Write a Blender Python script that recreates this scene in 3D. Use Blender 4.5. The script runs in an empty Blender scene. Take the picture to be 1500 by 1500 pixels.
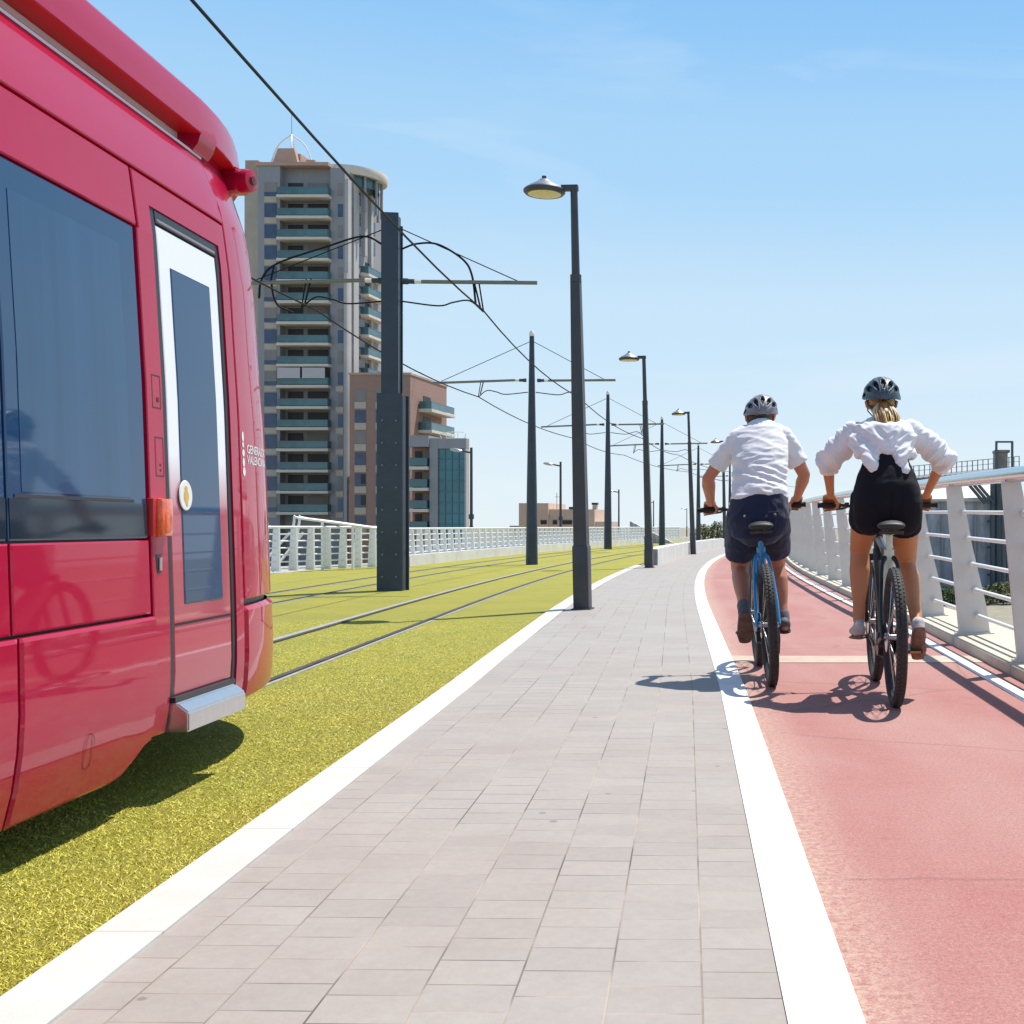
import bpy, bmesh, math, random
import numpy as np
from mathutils import Vector, Matrix, noise
random.seed(7); rng = np.random.default_rng(7)
R_ = math.radians
scene = bpy.context.scene
C = scene.collection

# ------------------------------------------------------------------ helpers
def lin(r, g, b):
    f = lambda c: (c/255/12.92) if c/255 <= .04045 else ((c/255+.055)/1.055)**2.4
    return (f(r), f(g), f(b), 1)

MATS = {}
def mat(name, col, rough=.6, metal=0., spec=.5, coat=0., coat_rough=.05, var=.0, vscale=6., bump=0., bscale=60., col2=None, stretch=None, detail=5):
    if name in MATS: return MATS[name]
    m = bpy.data.materials.new(name); m.use_nodes = True
    nt = m.node_tree; b = nt.nodes['Principled BSDF']
    if len(col) == 3: col = (*col, 1)
    b.inputs['Base Color'].default_value = col
    b.inputs['Roughness'].default_value = rough
    b.inputs['Metallic'].default_value = metal
    b.inputs['Specular IOR Level'].default_value = spec
    b.inputs['Coat Weight'].default_value = coat
    b.inputs['Coat Roughness'].default_value = coat_rough
    if var or bump:
        tc = nt.nodes.new('ShaderNodeTexCoord')
        mp = nt.nodes.new('ShaderNodeMapping'); nt.links.new(tc.outputs['Object'], mp.inputs[0])
        if stretch: mp.inputs['Scale'].default_value = stretch
    if var:
        n = nt.nodes.new('ShaderNodeTexNoise'); n.inputs['Scale'].default_value = vscale
        n.inputs['Detail'].default_value = detail; n.inputs['Roughness'].default_value = .65
        nt.links.new(mp.outputs[0], n.inputs['Vector'])
        r = nt.nodes.new('ShaderNodeValToRGB')
        lo = col2 if col2 else tuple(c*(1-var) for c in col[:3])
        hi = col if col2 else tuple(min(1, c*(1+var)) for c in col[:3])
        r.color_ramp.elements[0].color = (*lo[:3], 1); r.color_ramp.elements[1].color = (*hi[:3], 1)
        r.color_ramp.elements[0].position = .32; r.color_ramp.elements[1].position = .68
        nt.links.new(n.outputs[0], r.inputs[0]); nt.links.new(r.outputs[0], b.inputs['Base Color'])
    if bump:
        n = nt.nodes.new('ShaderNodeTexNoise'); n.inputs['Scale'].default_value = bscale; n.inputs['Detail'].default_value = 4
        nt.links.new(mp.outputs[0], n.inputs['Vector'])
        bp = nt.nodes.new('ShaderNodeBump'); bp.inputs['Strength'].default_value = bump; bp.inputs['Distance'].default_value = .01
        nt.links.new(n.outputs[0], bp.inputs['Height']); nt.links.new(bp.outputs[0], b.inputs['Normal'])
    MATS[name] = m
    return m

def link(o, parent=None):
    C.objects.link(o)
    if parent is not None: o.parent = parent
    return o
def tag(o, label=None, cat=None, group=None, kind=None):
    if label: o['label'] = label
    if cat: o['category'] = cat
    if group: o['group'] = group
    if kind: o['kind'] = kind
    return o
def thing(name, label, cat, loc=(0, 0, 0), rz=0, group=None, ry=0):
    o = bpy.data.objects.new(name, None); o.empty_display_size = .2
    o.location = loc; o.rotation_euler = (0, ry, rz)
    C.objects.link(o)
    return tag(o, label, cat, group)
def finish(me, bm, smooth):
    if smooth:
        a = R_(smooth if smooth > 1 else 40)
        for f in bm.faces: f.smooth = True
        for e in bm.edges:
            if len(e.link_faces) == 2:
                try:
                    if e.calc_face_angle() > a: e.smooth = False
                except ValueError: pass
    bm.to_mesh(me); bm.free()
def obj(name, bm, m, parent=None, smooth=0, loc=None):
    me = bpy.data.meshes.new(name)
    bmesh.ops.recalc_face_normals(bm, faces=bm.faces)
    finish(me, bm, smooth)
    for x in (m if isinstance(m, (list, tuple)) else [m]): me.materials.append(x)
    o = bpy.data.objects.new(name, me)
    if loc: o.location = loc
    return link(o, parent)
def inst(src, parent=None, loc=None, rot=None):
    o = src.copy(); C.objects.link(o)
    o.parent = parent
    if loc is not None: o.location = loc
    if rot is not None: o.rotation_euler = rot
    return o
def dup(root, label=None, loc=None, rz=None, ry=None):
    r = root.copy(); C.objects.link(r)
    if loc is not None: r.location = loc
    if rz is not None: r.rotation_euler[2] = rz
    if ry is not None: r.rotation_euler[1] = ry
    if label: r['label'] = label
    for ch in list(root.children):
        c = ch.copy(); C.objects.link(c); c.parent = r
        for g in ch.children:
            d = g.copy(); C.objects.link(d); d.parent = c
    return r
def BM(): return bmesh.new()
def box(bm, x0, x1, y0, y1, z0, z1, bev=0, mtx=None, mi=0):
    vs = [bm.verts.new(p) for p in ((x0,y0,z0),(x1,y0,z0),(x1,y1,z0),(x0,y1,z0),(x0,y0,z1),(x1,y0,z1),(x1,y1,z1),(x0,y1,z1))]
    fs = [bm.faces.new([vs[i] for i in q]) for q in ((0,3,2,1),(4,5,6,7),(0,1,5,4),(1,2,6,5),(2,3,7,6),(3,0,4,7))]
    for f in fs: f.material_index = mi
    if bev:
        es = list({e for f in fs for e in f.edges})
        r = bmesh.ops.bevel(bm, geom=es, offset=bev, segments=2, affect='EDGES', profile=.6)
        vs = list({v for f in r['faces'] for v in f.verts} | {v for v in vs if v.is_valid})
    if mtx is not None:
        for v in vs: v.co = mtx @ v.co
    return vs
def prism(bm, poly, y0, y1, axis='y'):
    # poly of (a,b); extruded along y  -> (a, y, b); axis 'x' -> (x,a,b); axis 'z' -> (a,b,z)
    def P(a, b, t): return {'y': (a, t, b), 'x': (t, a, b), 'z': (a, b, t)}[axis]
    A = [bm.verts.new(P(a, b, y0)) for a, b in poly]; B = [bm.verts.new(P(a, b, y1)) for a, b in poly]
    bm.faces.new(A); bm.faces.new(B[::-1])
    n = len(poly)
    for i in range(n): bm.faces.new((A[i], A[(i+1) % n], B[(i+1) % n], B[i]))
def frames(pts, side):
    out = []
    n = len(pts)
    for i, p in enumerate(pts):
        a = pts[max(0, i-1)]; b = pts[min(n-1, i+1)]
        t = (b-a).normalized()
        s = Vector(side) - t*Vector(side).dot(t)
        if s.length < 1e-4: s = t.orthogonal()
        s.normalize(); out.append((t, s, t.cross(s)))
    return out
def loft(bm, pts, radii, side=(1, 0, 0), n=14, round_caps=True, cap=True):
    pts = [Vector(p) for p in pts]
    radii = [(r, r) if not isinstance(r, (tuple, list)) else r for r in radii]
    fr = frames(pts, side)
    rings = []
    seq = list(zip(pts, radii, fr))
    if round_caps:
        p, r, f = seq[0]; m = min(r)
        pre = [(p - f[0]*m*math.sin(a), (r[0]*math.cos(a), r[1]*math.cos(a)), f) for a in (R_(75), R_(45), R_(20))]
        p, r, f = seq[-1]; m = min(r)
        post = [(p + f[0]*m*math.sin(a), (r[0]*math.cos(a), r[1]*math.cos(a)), f) for a in (R_(20), R_(45), R_(75))]
        seq = pre + seq + post
    for p, r, (t, s, u) in seq:
        rings.append([bm.verts.new(p + s*(r[0]*math.cos(2*math.pi*k/n)) + u*(r[1]*math.sin(2*math.pi*k/n))) for k in range(n)])
    for A, B in zip(rings, rings[1:]):
        for k in range(n): bm.faces.new((A[k], A[(k+1) % n], B[(k+1) % n], B[k]))
    if cap:
        bm.faces.new(rings[0][::-1]); bm.faces.new(rings[-1])
    return rings
def tube(bm, pts, r, n=8, cap=True, side=(.31, .17, .93)):
    rr = r if isinstance(r, (list, tuple)) else [r]*len(pts)
    return loft(bm, pts, rr, side=side, n=n, round_caps=False, cap=cap)
def spline(pts, k=8):
    pts = [Vector(p) for p in pts]; out = []
    P = [pts[0]*2-pts[1]] + pts + [pts[-1]*2-pts[-2]]
    for i in range(1, len(P)-2):
        for j in range(k):
            t = j/k; a, b, c, d = P[i-1], P[i], P[i+1], P[i+2]
            out.append(.5*((2*b)+(c-a)*t+(2*a-5*b+4*c-d)*t*t+(3*b-a-3*c+d)*t**3))
    out.append(pts[-1]); return out
def lathe(bm, prof, n=24, axis='z', mtx=None):
    rings = []
    for r, h in prof:
        ring = []
        for k in range(n):
            a = 2*math.pi*k/n; c, s = r*math.cos(a), r*math.sin(a)
            p = Vector({'z': (c, s, h), 'x': (h, c, s), 'y': (c, h, s)}[axis])
            if mtx is not None: p = mtx @ p
            ring.append(bm.verts.new(p))
        rings.append(ring)
    for A, B in zip(rings, rings[1:]):
        for k in range(n): bm.faces.new((A[k], A[(k+1) % n], B[(k+1) % n], B[k]))
    if prof[0][0] > 1e-5: bm.faces.new(rings[0][::-1])
    if prof[-1][0] > 1e-5: bm.faces.new(rings[-1])
    return rings
def ellipsoid(bm, c, r, n=20, m=12, mtx=None):
    c = Vector(c); rings = []
    for i in range(m+1):
        th = math.pi*(i+.02)/(m+.04)
        ring = []
        for k in range(n):
            a = 2*math.pi*k/n
            p = Vector((r[0]*math.sin(th)*math.cos(a), r[1]*math.sin(th)*math.sin(a), r[2]*math.cos(th)))
            if mtx is not None: p = mtx @ p
            ring.append(bm.verts.new(c+p))
        rings.append(ring)
    for A, B in zip(rings, rings[1:]):
        for k in range(n): bm.faces.new((A[k], A[(k+1) % n], B[(k+1) % n], B[k]))
    bm.faces.new(rings[0]); bm.faces.new(rings[-1])
def remeshed(name, bm, voxel, smooth_it=4, fn=None, subdiv=0):
    """union of closed lofts -> one continuous skin; fn(co, no) -> displaced co"""
    me = bpy.data.meshes.new('tmp'); bmesh.ops.recalc_face_normals(bm, faces=bm.faces); bm.to_mesh(me); bm.free()
    o = bpy.data.objects.new('tmp', me); C.objects.link(o)
    md = o.modifiers.new('r', 'REMESH'); md.mode = 'VOXEL'; md.voxel_size = voxel
    sm = o.modifiers.new('s', 'SMOOTH'); sm.factor = .5; sm.iterations = smooth_it
    dg = bpy.context.evaluated_depsgraph_get(); dg.update()
    res = bpy.data.meshes.new_from_object(o.evaluated_get(dg))
    bpy.data.objects.remove(o); bpy.data.meshes.remove(me)
    res.name = name
    if fn:
        co = [v.co.copy() for v in res.vertices]; no = [v.normal.copy() for v in res.vertices]
        for v, c, n_ in zip(res.vertices, co, no): v.co = fn(c, n_)
    for p in res.polygons: p.use_smooth = True
    return res
def meshobj(name, me, m, parent=None):
    me.materials.clear()
    for x in (m if isinstance(m, (list, tuple)) else [m]): me.materials.append(x)
    return link(bpy.data.objects.new(name, me), parent)

# ------------------------------------------------------------------ camera, sun, sky
F, CX, HY = 1750., 1250., 771.
cam = bpy.data.cameras.new('camera'); co_ = bpy.data.objects.new('camera', cam); C.objects.link(co_)
cam.sensor_width = 36; cam.lens = F/1500*36; cam.shift_x = -(CX-750)/1500; cam.shift_y = (HY-750)/1500
cam.clip_end = 9000; cam.clip_start = .05
co_.location = (0, 0, 1); co_.rotation_euler = (R_(90), 0, 0)
scene.camera = co_
S = Vector((.275, .38, 1)).normalized()
sl = bpy.data.lights.new('sun', 'SUN'); sl.energy = 5.0; sl.angle = R_(.5); sl.color = (1, .955, .88)
so = bpy.data.objects.new('sun', sl); so.rotation_euler = S.to_track_quat('Z', 'Y').to_euler(); so.location = (20, 20, 60); C.objects.link(so)
w = bpy.data.worlds.new('World'); scene.world = w; w.use_nodes = True
nt = w.node_tree; bg = nt.nodes['Background']
sky = nt.nodes.new('ShaderNodeTexSky'); sky.sky_type = 'NISHITA'; sky.sun_disc = False
sky.sun_elevation = math.asin(S.z); sky.sun_rotation = math.atan2(S.x, S.y)
sky.air_density = 1.0; sky.dust_density = .15; sky.ozone_density = 1.5; sky.altitude = 0
# faint cirrus wisps laid over the sky
tc = nt.nodes.new('ShaderNodeTexCoord'); mp = nt.nodes.new('ShaderNodeMapping'); mp.inputs['Scale'].default_value = (1.2, 1.2, 5.5); mp.inputs['Rotation'].default_value = (0, .5, .3)
nz = nt.nodes.new('ShaderNodeTexNoise'); nz.inputs['Scale'].default_value = 2.6; nz.inputs['Detail'].default_value = 7; nz.inputs['Distortion'].default_value = .6
rp = nt.nodes.new('ShaderNodeValToRGB'); rp.color_ramp.elements[0].position = .56; rp.color_ramp.elements[1].position = .86
rp.color_ramp.elements[1].color = (.34, .34, .34, 1)
mx = nt.nodes.new('ShaderNodeMix'); mx.data_type = 'RGBA'
mx.inputs['B'].default_value = (7.0, 7.4, 7.6, 1)
nt.links.new(tc.outputs['Generated'], mp.inputs[0]); nt.links.new(mp.outputs[0], nz.inputs['Vector']); nt.links.new(nz.outputs[0], rp.inputs[0])
nt.links.new(rp.outputs[0], mx.inputs['Factor']); 
# pale marine air low over the horizon
sx = nt.nodes.new('ShaderNodeSeparateXYZ'); nt.links.new(tc.outputs['Generated'], sx.inputs[0])
hr = nt.nodes.new('ShaderNodeValToRGB'); hr.color_ramp.interpolation = 'EASE'
cr = hr.color_ramp.elements
cr[0].position = 0; cr[0].color = (.95,)*3+(1,); cr[1].position = .85; cr[1].color = (0, 0, 0, 1)
e_ = cr.new(.42); e_.color = (.90,)*3+(1,)
nt.links.new(sx.outputs[2], hr.inputs[0])
hc = nt.nodes.new('ShaderNodeValToRGB'); hc.color_ramp.interpolation = 'EASE'; ce = hc.color_ramp.elements
KS = 8.0
ce[0].position = 0; ce[0].color = (5.9/KS, 6.75/KS, 7.3/KS, 1); ce[1].position = .42; ce[1].color = (2.05/KS, 4.4/KS, 7.3/KS, 1)
e_ = ce.new(.17); e_.color = (4.5/KS, 6.05/KS, 7.35/KS, 1)
e_ = ce.new(.29); e_.color = (3.15/KS, 5.25/KS, 7.35/KS, 1)
nt.links.new(sx.outputs[2], hc.inputs[0])
vm = nt.nodes.new('ShaderNodeVectorMath'); vm.operation = 'SCALE'; vm.inputs['Scale'].default_value = KS; nt.links.new(hc.outputs[0], vm.inputs[0])
m2 = nt.nodes.new('ShaderNodeMix'); m2.data_type = 'RGBA'
nt.links.new(hr.outputs[0], m2.inputs['Factor']); nt.links.new(sky.outputs[0], m2.inputs['A']); nt.links.new(vm.outputs[0], m2.inputs['B'])
nt.links.new(m2.outputs['Result'], mx.inputs['A']); nt.links.new(mx.outputs['Result'], bg.inputs[0])
bg.inputs[1].default_value = .105
scene.view_settings.view_transform = 'Standard'; scene.view_settings.look = 'None'; scene.view_settings.exposure = .33; scene.view_settings.gamma = 1
scene.render.engine = 'CYCLES'

# ------------------------------------------------------------------ route of the bridge
def L(z):      # x of the left edge of the broad white line at depth z
    if z < 7.32: return -.816-.139*(z-7.32)
    if z < 14: return -.816-.15*(z-7.32)
    d = z-14; x = -1.818-.15*d+.0018*d*d
    if d > 83: x = -1.818-.15*83+.0018*83*83 + .15*(d-83)
    return x
def lerp(tab, v):
    for (a, p), (b, q) in zip(tab, tab[1:]):
        if v <= b: return p+(q-p)*max(0, (v-a))/(b-a)
    return tab[-1][1]
KO = [(-8, -1.60), (2.5, -1.645), (5, -1.675), (9, -1.725), (14, -1.76), (200, -1.76)]
def Kz(z): return L(z)+lerp(KO, z)
RW = [(-6, 1.75), (2, 1.78), (5, 1.86), (7.6, 1.95), (12, 2.14), (20, 2.2), (200, 2.25)]
def Rt(z): return L(z)+lerp(RW, z)
def strip(name, a, b, m, z0, z1, h, step=1., parent=None, kind=None, thick=0):
    """sheet between two offsets (numbers or functions of z) along the route, uv = (offset, arc length)"""
    fa = a if callable(a) else (lambda z: L(z)+a); fb = b if callable(b) else (lambda z: L(z)+b)
    n = max(1, int((z1-z0)/step)); bm = BM(); uv = bm.loops.layers.uv.new('UVMap')
    zs = [z0+(z1-z0)*i/n for i in range(n+1)]; s = 0; S_ = [0]
    for p, q in zip(zs, zs[1:]): s += math.hypot(q-p, L(q)-L(p)); S_.append(s)
    k = max(1, int((fb(10)-fa(10))/1.5))
    rows = []
    for z in zs:
        rows.append([bm.verts.new((fa(z)+(fb(z)-fa(z))*j/k, z, h)) for j in range(k+1)])
    for i in range(n):
        for j in range(k):
            f = bm.faces.new((rows[i][j], rows[i][j+1], rows[i+1][j+1], rows[i+1][j]))
            for l, (ii, jj) in zip(f.loops, ((i, j), (i, j+1), (i+1, j+1), (i+1, j))):
                x = rows[ii][jj].co.x - L(zs[ii]); l[uv].uv = (x, S_[ii]+z0)
    if thick:
        top = list(bm.faces)
        r = bmesh.ops.extrude_face_region(bm, geom=top)
        for v in [g for g in r['geom'] if isinstance(g, bmesh.types.BMVert)]: v.co.z -= thick
    o = obj(name, bm, m, parent)
    if kind: o['kind'] = kind
    return o

# ---- materials of the ground
def uvmat(name):
    m = bpy.data.materials.new(name); m.use_nodes = True; nt = m.node_tree
    return m, nt, nt.nodes['Principled BSDF'], nt.nodes.new
def mixc(nt, fac, A, B, mode='MIX'):
    n = nt.nodes.new('ShaderNodeMix'); n.data_type = 'RGBA'; n.blend_type = mode
    for key, v in (('Factor', fac), ('A', A), ('B', B)):
        if isinstance(v, bpy.types.NodeSocket): nt.links.new(v, n.inputs[key])
        elif key == 'Factor': n.inputs[key].default_value = v
        else: n.inputs[key].default_value = (*v[:3], 1)
    return n.outputs['Result']
def noise_n(nt, vec, scale, detail=5, rough=.6, dist=0):
    n = nt.nodes.new('ShaderNodeTexNoise'); n.inputs['Scale'].default_value = scale; n.inputs['Detail'].default_value = detail
    n.inputs['Roughness'].default_value = rough; n.inputs['Distortion'].default_value = dist
    if vec is not None: nt.links.new(vec, n.inputs['Vector'])
    return n.outputs[0]
def ramp(nt, v, p0, p1, c0=(0, 0, 0), c1=(1, 1, 1)):
    r = nt.nodes.new('ShaderNodeValToRGB'); r.color_ramp.elements[0].position = p0; r.color_ramp.elements[1].position = p1
    r.color_ramp.elements[0].color = (*c0[:3], 1); r.color_ramp.elements[1].color = (*c1[:3], 1)
    nt.links.new(v, r.inputs[0]); return r.outputs[0]
def bump_n(nt, b, h, strength=.3, dist=.01):
    n = nt.nodes.new('ShaderNodeBump'); n.inputs['Strength'].default_value = strength; n.inputs['Distance'].default_value = dist
    nt.links.new(h, n.inputs['Height']); nt.links.new(n.outputs[0], b.inputs['Normal'])

def new_noise_col(nt, vec, scale):
    n = nt.nodes.new('ShaderNodeTexNoise'); n.inputs['Scale'].default_value = scale; n.inputs['Detail'].default_value = 5; nt.links.new(vec, n.inputs['Vector']); return n.outputs['Color']
def paver_mat():
    m, nt, b, new = uvmat('pavers')
    uv = new('ShaderNodeTexCoord'); sep = new('ShaderNodeSeparateXYZ'); nt.links.new(uv.outputs['UV'], sep.inputs[0])
    # courses run across the walk a little askew: s' = s - .17*offset ; columns 0.2 m wide
    mul = new('ShaderNodeMath'); mul.operation = 'MULTIPLY_ADD'; mul.inputs[1].default_value = .02
    nt.links.new(sep.outputs[0], mul.inputs[0]); nt.links.new(sep.outputs[1], mul.inputs[2])
    add = new('ShaderNodeMath'); add.operation = 'ADD'; add.inputs[1].default_value = 40.17; nt.links.new(sep.outputs[0], add.inputs[0])
    comb = new('ShaderNodeCombineXYZ'); nt.links.new(mul.outputs[0], comb.inputs[0]); nt.links.new(add.outputs[0], comb.inputs[1])
    br = new('ShaderNodeTexBrick'); nt.links.new(comb.outputs[0], br.inputs['Vector'])
    br.offset = .42; br.offset_frequency = 2; br.squash = 1
    br.inputs['Scale'].default_value = 1; br.inputs['Brick Width'].default_value = .148; br.inputs['Row Height'].default_value = .2
    br.inputs['Mortar Size'].default_value = .0028; br.inputs['Mortar Smooth'].default_value = .35; br.inputs['Bias'].default_value = 0
    br.inputs['Color1'].default_value = (.378, .345, .315, 1); br.inputs['Color2'].default_value = (.345, .316, .290, 1)
    big = noise_n(nt, comb.outputs[0], .9, 4); fine = noise_n(nt, comb.outputs[0], 30, 6, .7); grime = noise_n(nt, comb.outputs[0], 4.5, 6, .7)
    mort = mixc(nt, ramp(nt, noise_n(nt, comb.outputs[0], 1.7, 3), .4, .6), (.12, .10, .09), (.44, .37, .29))
    nt.links.new(mort, br.inputs['Mortar'])
    c = mixc(nt, ramp(nt, big, .35, .7), br.outputs['Color'], (.96, .92, .90), 'MULTIPLY')
    c = mixc(nt, ramp(nt, grime, .3, .75, (.0,)*3, (.30,)*3), c, (.66, .62, .60), 'MULTIPLY')
    c = mixc(nt, .35, c, ramp(nt, fine, .25, .75, (.62,)*3, (1, 1, 1)), 'MULTIPLY')
    vor = new('ShaderNodeTexVoronoi'); vor.inputs['Scale'].default_value = 3.1; nt.links.new(comb.outputs[0], vor.inputs['Vector'])
    c = mixc(nt, ramp(nt, vor.outputs['Distance'], .035, .05, (.55,)*3, (0, 0, 0)), c, (.10, .085, .08))
    nt.links.new(c, b.inputs['Base Color']); b.inputs['Roughness'].default_value = .62
    h = mixc(nt, br.outputs['Fac'], ramp(nt, fine, .2, .8, (.75,)*3, (1, 1, 1)), (0, 0, 0))
    bump_n(nt, b, h, .35, .006)
    return m
def lane_mat():
    m, nt, b, new = uvmat('red_asphalt')
    uv = new('ShaderNodeTexCoord'); v = uv.outputs['UV']
    mp = new('ShaderNodeMapping'); mp.inputs['Scale'].default_value = (1, .35, 1); nt.links.new(v, mp.inputs[0])
    big = noise_n(nt, mp.outputs[0], 1.5, 5, .6, .5); mid = noise_n(nt, v, 9, 6, .7); fine = noise_n(nt, v, 160, 3, .8); grain = noise_n(nt, v, 420, 2, .8)
    c = mixc(nt, ramp(nt, big, .34, .66), (.39, .135, .12), (.455, .235, .205))
    c = mixc(nt, ramp(nt, mid, .40, .72, (0,)*3, (.75,)*3), c, (.43, .19, .165))
    st_ = new('ShaderNodeMapping'); st_.inputs['Scale'].default_value = (1.2, 9, 1); nt.links.new(v, st_.inputs[0])
    streak = noise_n(nt, st_.outputs[0], 3.2, 6, .75)
    c = mixc(nt, ramp(nt, streak, .45, .72, (0,)*3, (.5,)*3), c, (.45, .235, .20))
    c = mixc(nt, 1, c, ramp(nt, noise_n(nt, v, 75, 5, .85), .32, .66, (.58,)*3, (1.14,)*3), 'MULTIPLY')
    c = mixc(nt, .8, c, ramp(nt, fine, .30, .66, (.60,)*3, (1.15,)*3), 'MULTIPLY')
    c = mixc(nt, ramp(nt, grain, .58, .72, (0,)*3, (.6,)*3), c, (.58, .42, .36))
    wv = new('ShaderNodeTexVoronoi'); wv.feature = 'DISTANCE_TO_EDGE'; wv.inputs['Scale'].default_value = .55; nt.links.new(mixc(nt, .10, v, new_noise_col(nt, v, 3.0)), wv.inputs['Vector'])
    c = mixc(nt, ramp(nt, wv.outputs['Distance'], .002, .006, (.45,)*3, (0, 0, 0)), c, (.16, .07, .06))
    # dry dusty edge next to the white line
    sep = new('ShaderNodeSeparateXYZ'); nt.links.new(v, sep.inputs[0])
    ed = ramp(nt, sep.outputs[0], .15, .36, (1,)*3, (0,)*3)
    edm = mixc(nt, 1, ed, ramp(nt, noise_n(nt, v, 40, 5, .85), .42, .58, (0,)*3, (.85,)*3), 'MULTIPLY')
    c = mixc(nt, edm, c, (.50, .37, .28))
    vor = new('ShaderNodeTexVoronoi'); vor.inputs['Scale'].default_value = 5; nt.links.new(v, vor.inputs['Vector'])
    c = mixc(nt, ramp(nt, vor.outputs['Distance'], .04, .07, (.4,)*3, (0, 0, 0)), c, (.22, .09, .085))
    nt.links.new(c, b.inputs['Base Color']); b.inputs['Roughness'].default_value = .8
    bump_n(nt, b, fine, .35, .005)
    return m
def paint_mat(name, base=.82):
    m, nt, b, new = uvmat(name)
    uv = new('ShaderNodeTexCoord'); v = uv.outputs['UV']
    c = mixc(nt, ramp(nt, noise_n(nt, v, 7, 7, .75), .35, .6), (base*.9, base*.89, base*.86), (base, base, base*.985))
    c = mixc(nt, ramp(nt, noise_n(nt, v, 60, 5, .85), .60, .72, (0,)*3, (.55,)*3), c, (.5, .40, .37))
    c = mixc(nt, ramp(nt, noise_n(nt, v, 1.6, 6, .8), .52, .75, (0,)*3, (.5,)*3), c, (.52, .49, .46))
    nt.links.new(c, b.inputs['Base Color']); b.inputs['Roughness'].default_value = .6
    bump_n(nt, b, noise_n(nt, v, 160, 3), .25, .004)
    return m
def kerb_mat():
    m, nt, b, new = uvmat('kerb_stone')
    uv = new('ShaderNodeTexCoord'); v = uv.outputs['UV']
    c = mixc(nt, ramp(nt, noise_n(nt, v, 3, 7, .75), .35, .68), (.49, .47, .435), (.58, .565, .53))
    c = mixc(nt, ramp(nt, noise_n(nt, v, 45, 5, .8), .56, .75, (0,)*3, (.6,)*3), c, (.42, .39, .34))
    sp = new('ShaderNodeSeparateXYZ'); nt.links.new(v, sp.inputs[0])
    fr = new('ShaderNodeMath'); fr.operation = 'PINGPONG'; fr.inputs[1].default_value = .5; nt.links.new(sp.outputs[1], fr.inputs[0])
    c = mixc(nt, ramp(nt, fr.outputs[0], .003, .007, (.5,)*3, (0, 0, 0)), c, (.25, .22, .18))
    nt.links.new(c, b.inputs['Base Color']); b.inputs['Roughness'].default_value = .8
    bump_n(nt, b, noise_n(nt, v, 90, 5, .8), .35, .004)
    return m
def conc_mat(name, c0, c1, joints=0):
    m, nt, b, new = uvmat(name)
    uv = new('ShaderNodeTexCoord'); v = uv.outputs['Object']
    c = mixc(nt, ramp(nt, noise_n(nt, v, 1.3, 7, .7), .35, .65), c0, c1)
    c = mixc(nt, ramp(nt, noise_n(nt, v, 14, 6, .75), .5, .8, (0,)*3, (.5,)*3), c, tuple(x*.62 for x in c0))
    nt.links.new(c, b.inputs['Base Color']); b.inputs['Roughness'].default_value = .85
    bump_n(nt, b, noise_n(nt, v, 60, 6, .7), .3, .006)
    return m
def grass_mat(name, lo, hi):
    m, nt, b, new = uvmat(name)
    uv = new('ShaderNodeTexCoord'); v = uv.outputs['Object']
    n1 = noise_n(nt, v, 1.1, 4); n2 = noise_n(nt, v, 40, 4, .8); n3 = noise_n(nt, v, 150, 3, .8)
    c = mixc(nt, ramp(nt, n2, .3, .7), lo, hi)
    c = mixc(nt, ramp(nt, n3, .45, .75, (0,)*3, (.7,)*3), c, tuple(x*1.35 for x in hi))
    c = mixc(nt, ramp(nt, n1, .36, .66, (0,)*3, (.75,)*3), c, (hi[0]*.70, hi[1]*.80, hi[2]))
    c = mixc(nt, ramp(nt, noise_n(nt, v, 3.5, 6, .75), .56, .78, (0,)*3, (.55,)*3), c, (hi[0]*.85, hi[1]*.70, hi[2]*1.6))
    nt.links.new(c, b.inputs['Base Color']); b.inputs['Roughness'].default_value = .75; b.inputs['Specular IOR Level'].default_value = .25
    h = mixc(nt, .5, n2, n3); bump_n(nt, b, h, .9, .03)
    return m

m_paver = paver_mat(); m_lane = lane_mat(); m_line = paint_mat('road_paint', .80); m_kerb = kerb_mat()
m_beam = conc_mat('beam_concrete', (.50, .43, .33), (.62, .55, .43)); m_band = conc_mat('band_concrete', (.44, .31, .24), (.54, .44, .35))
m_par = conc_mat('parapet_concrete', (.58, .56, .53), (.70, .68, .64)); m_lawn = grass_mat('lawn_turf', (.27, .25, .03), (.40, .352, .05))
m_terr = conc_mat('dry_earth', (.20, .18, .13), (.30, .27, .20)); m_deck = conc_mat('deck_concrete', (.32, .31, .29), (.42, .40, .38))

ZF = 118
tag(obj('ground', (lambda b: (box(b, -3000, 3000, -400, 6000, -6.9, -6.5), b)[1])(BM()), m_terr), kind='structure')
strip('bridge_deck', lambda z: L(z)-(11.5 if z < 30 else 11.5-2.2*min(1, (z-30)/3)), lambda z: Rt(z)+.72, m_deck, -8, ZF, -.03, 2, kind='structure', thick=1.1)
strip('lawn', lambda z: L(z)-(8.9 if z < 29 else 8.9-1.5*min(1, (z-29)/2)), lambda z: Kz(z), m_lawn, -8, ZF, .0, .6, kind='structure', thick=.02)
strip('footpath', lambda z: Kz(z)+.17, 0, m_paver, -6, ZF, .004, .5, kind='structure', thick=.025)
strip('cycle_lane', .155, lambda z: Rt(z), m_lane, -6, ZF, .003, .5, kind='structure', thick=.025)
strip('lane_marking', 0, .155, m_line, -6, ZF, .009, .25, kind='structure', thick=.03)
strip('edge_marking', lambda z: Rt(z)-.215, lambda z: Rt(z)-.11, m_line, -6, ZF, .007, .25, kind='structure', thick=.003)
strip('kerb', lambda z: Kz(z), lambda z: Kz(z)+.17, m_kerb, -6, 30.6, .012, .5, kind='structure', thick=.05)
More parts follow.
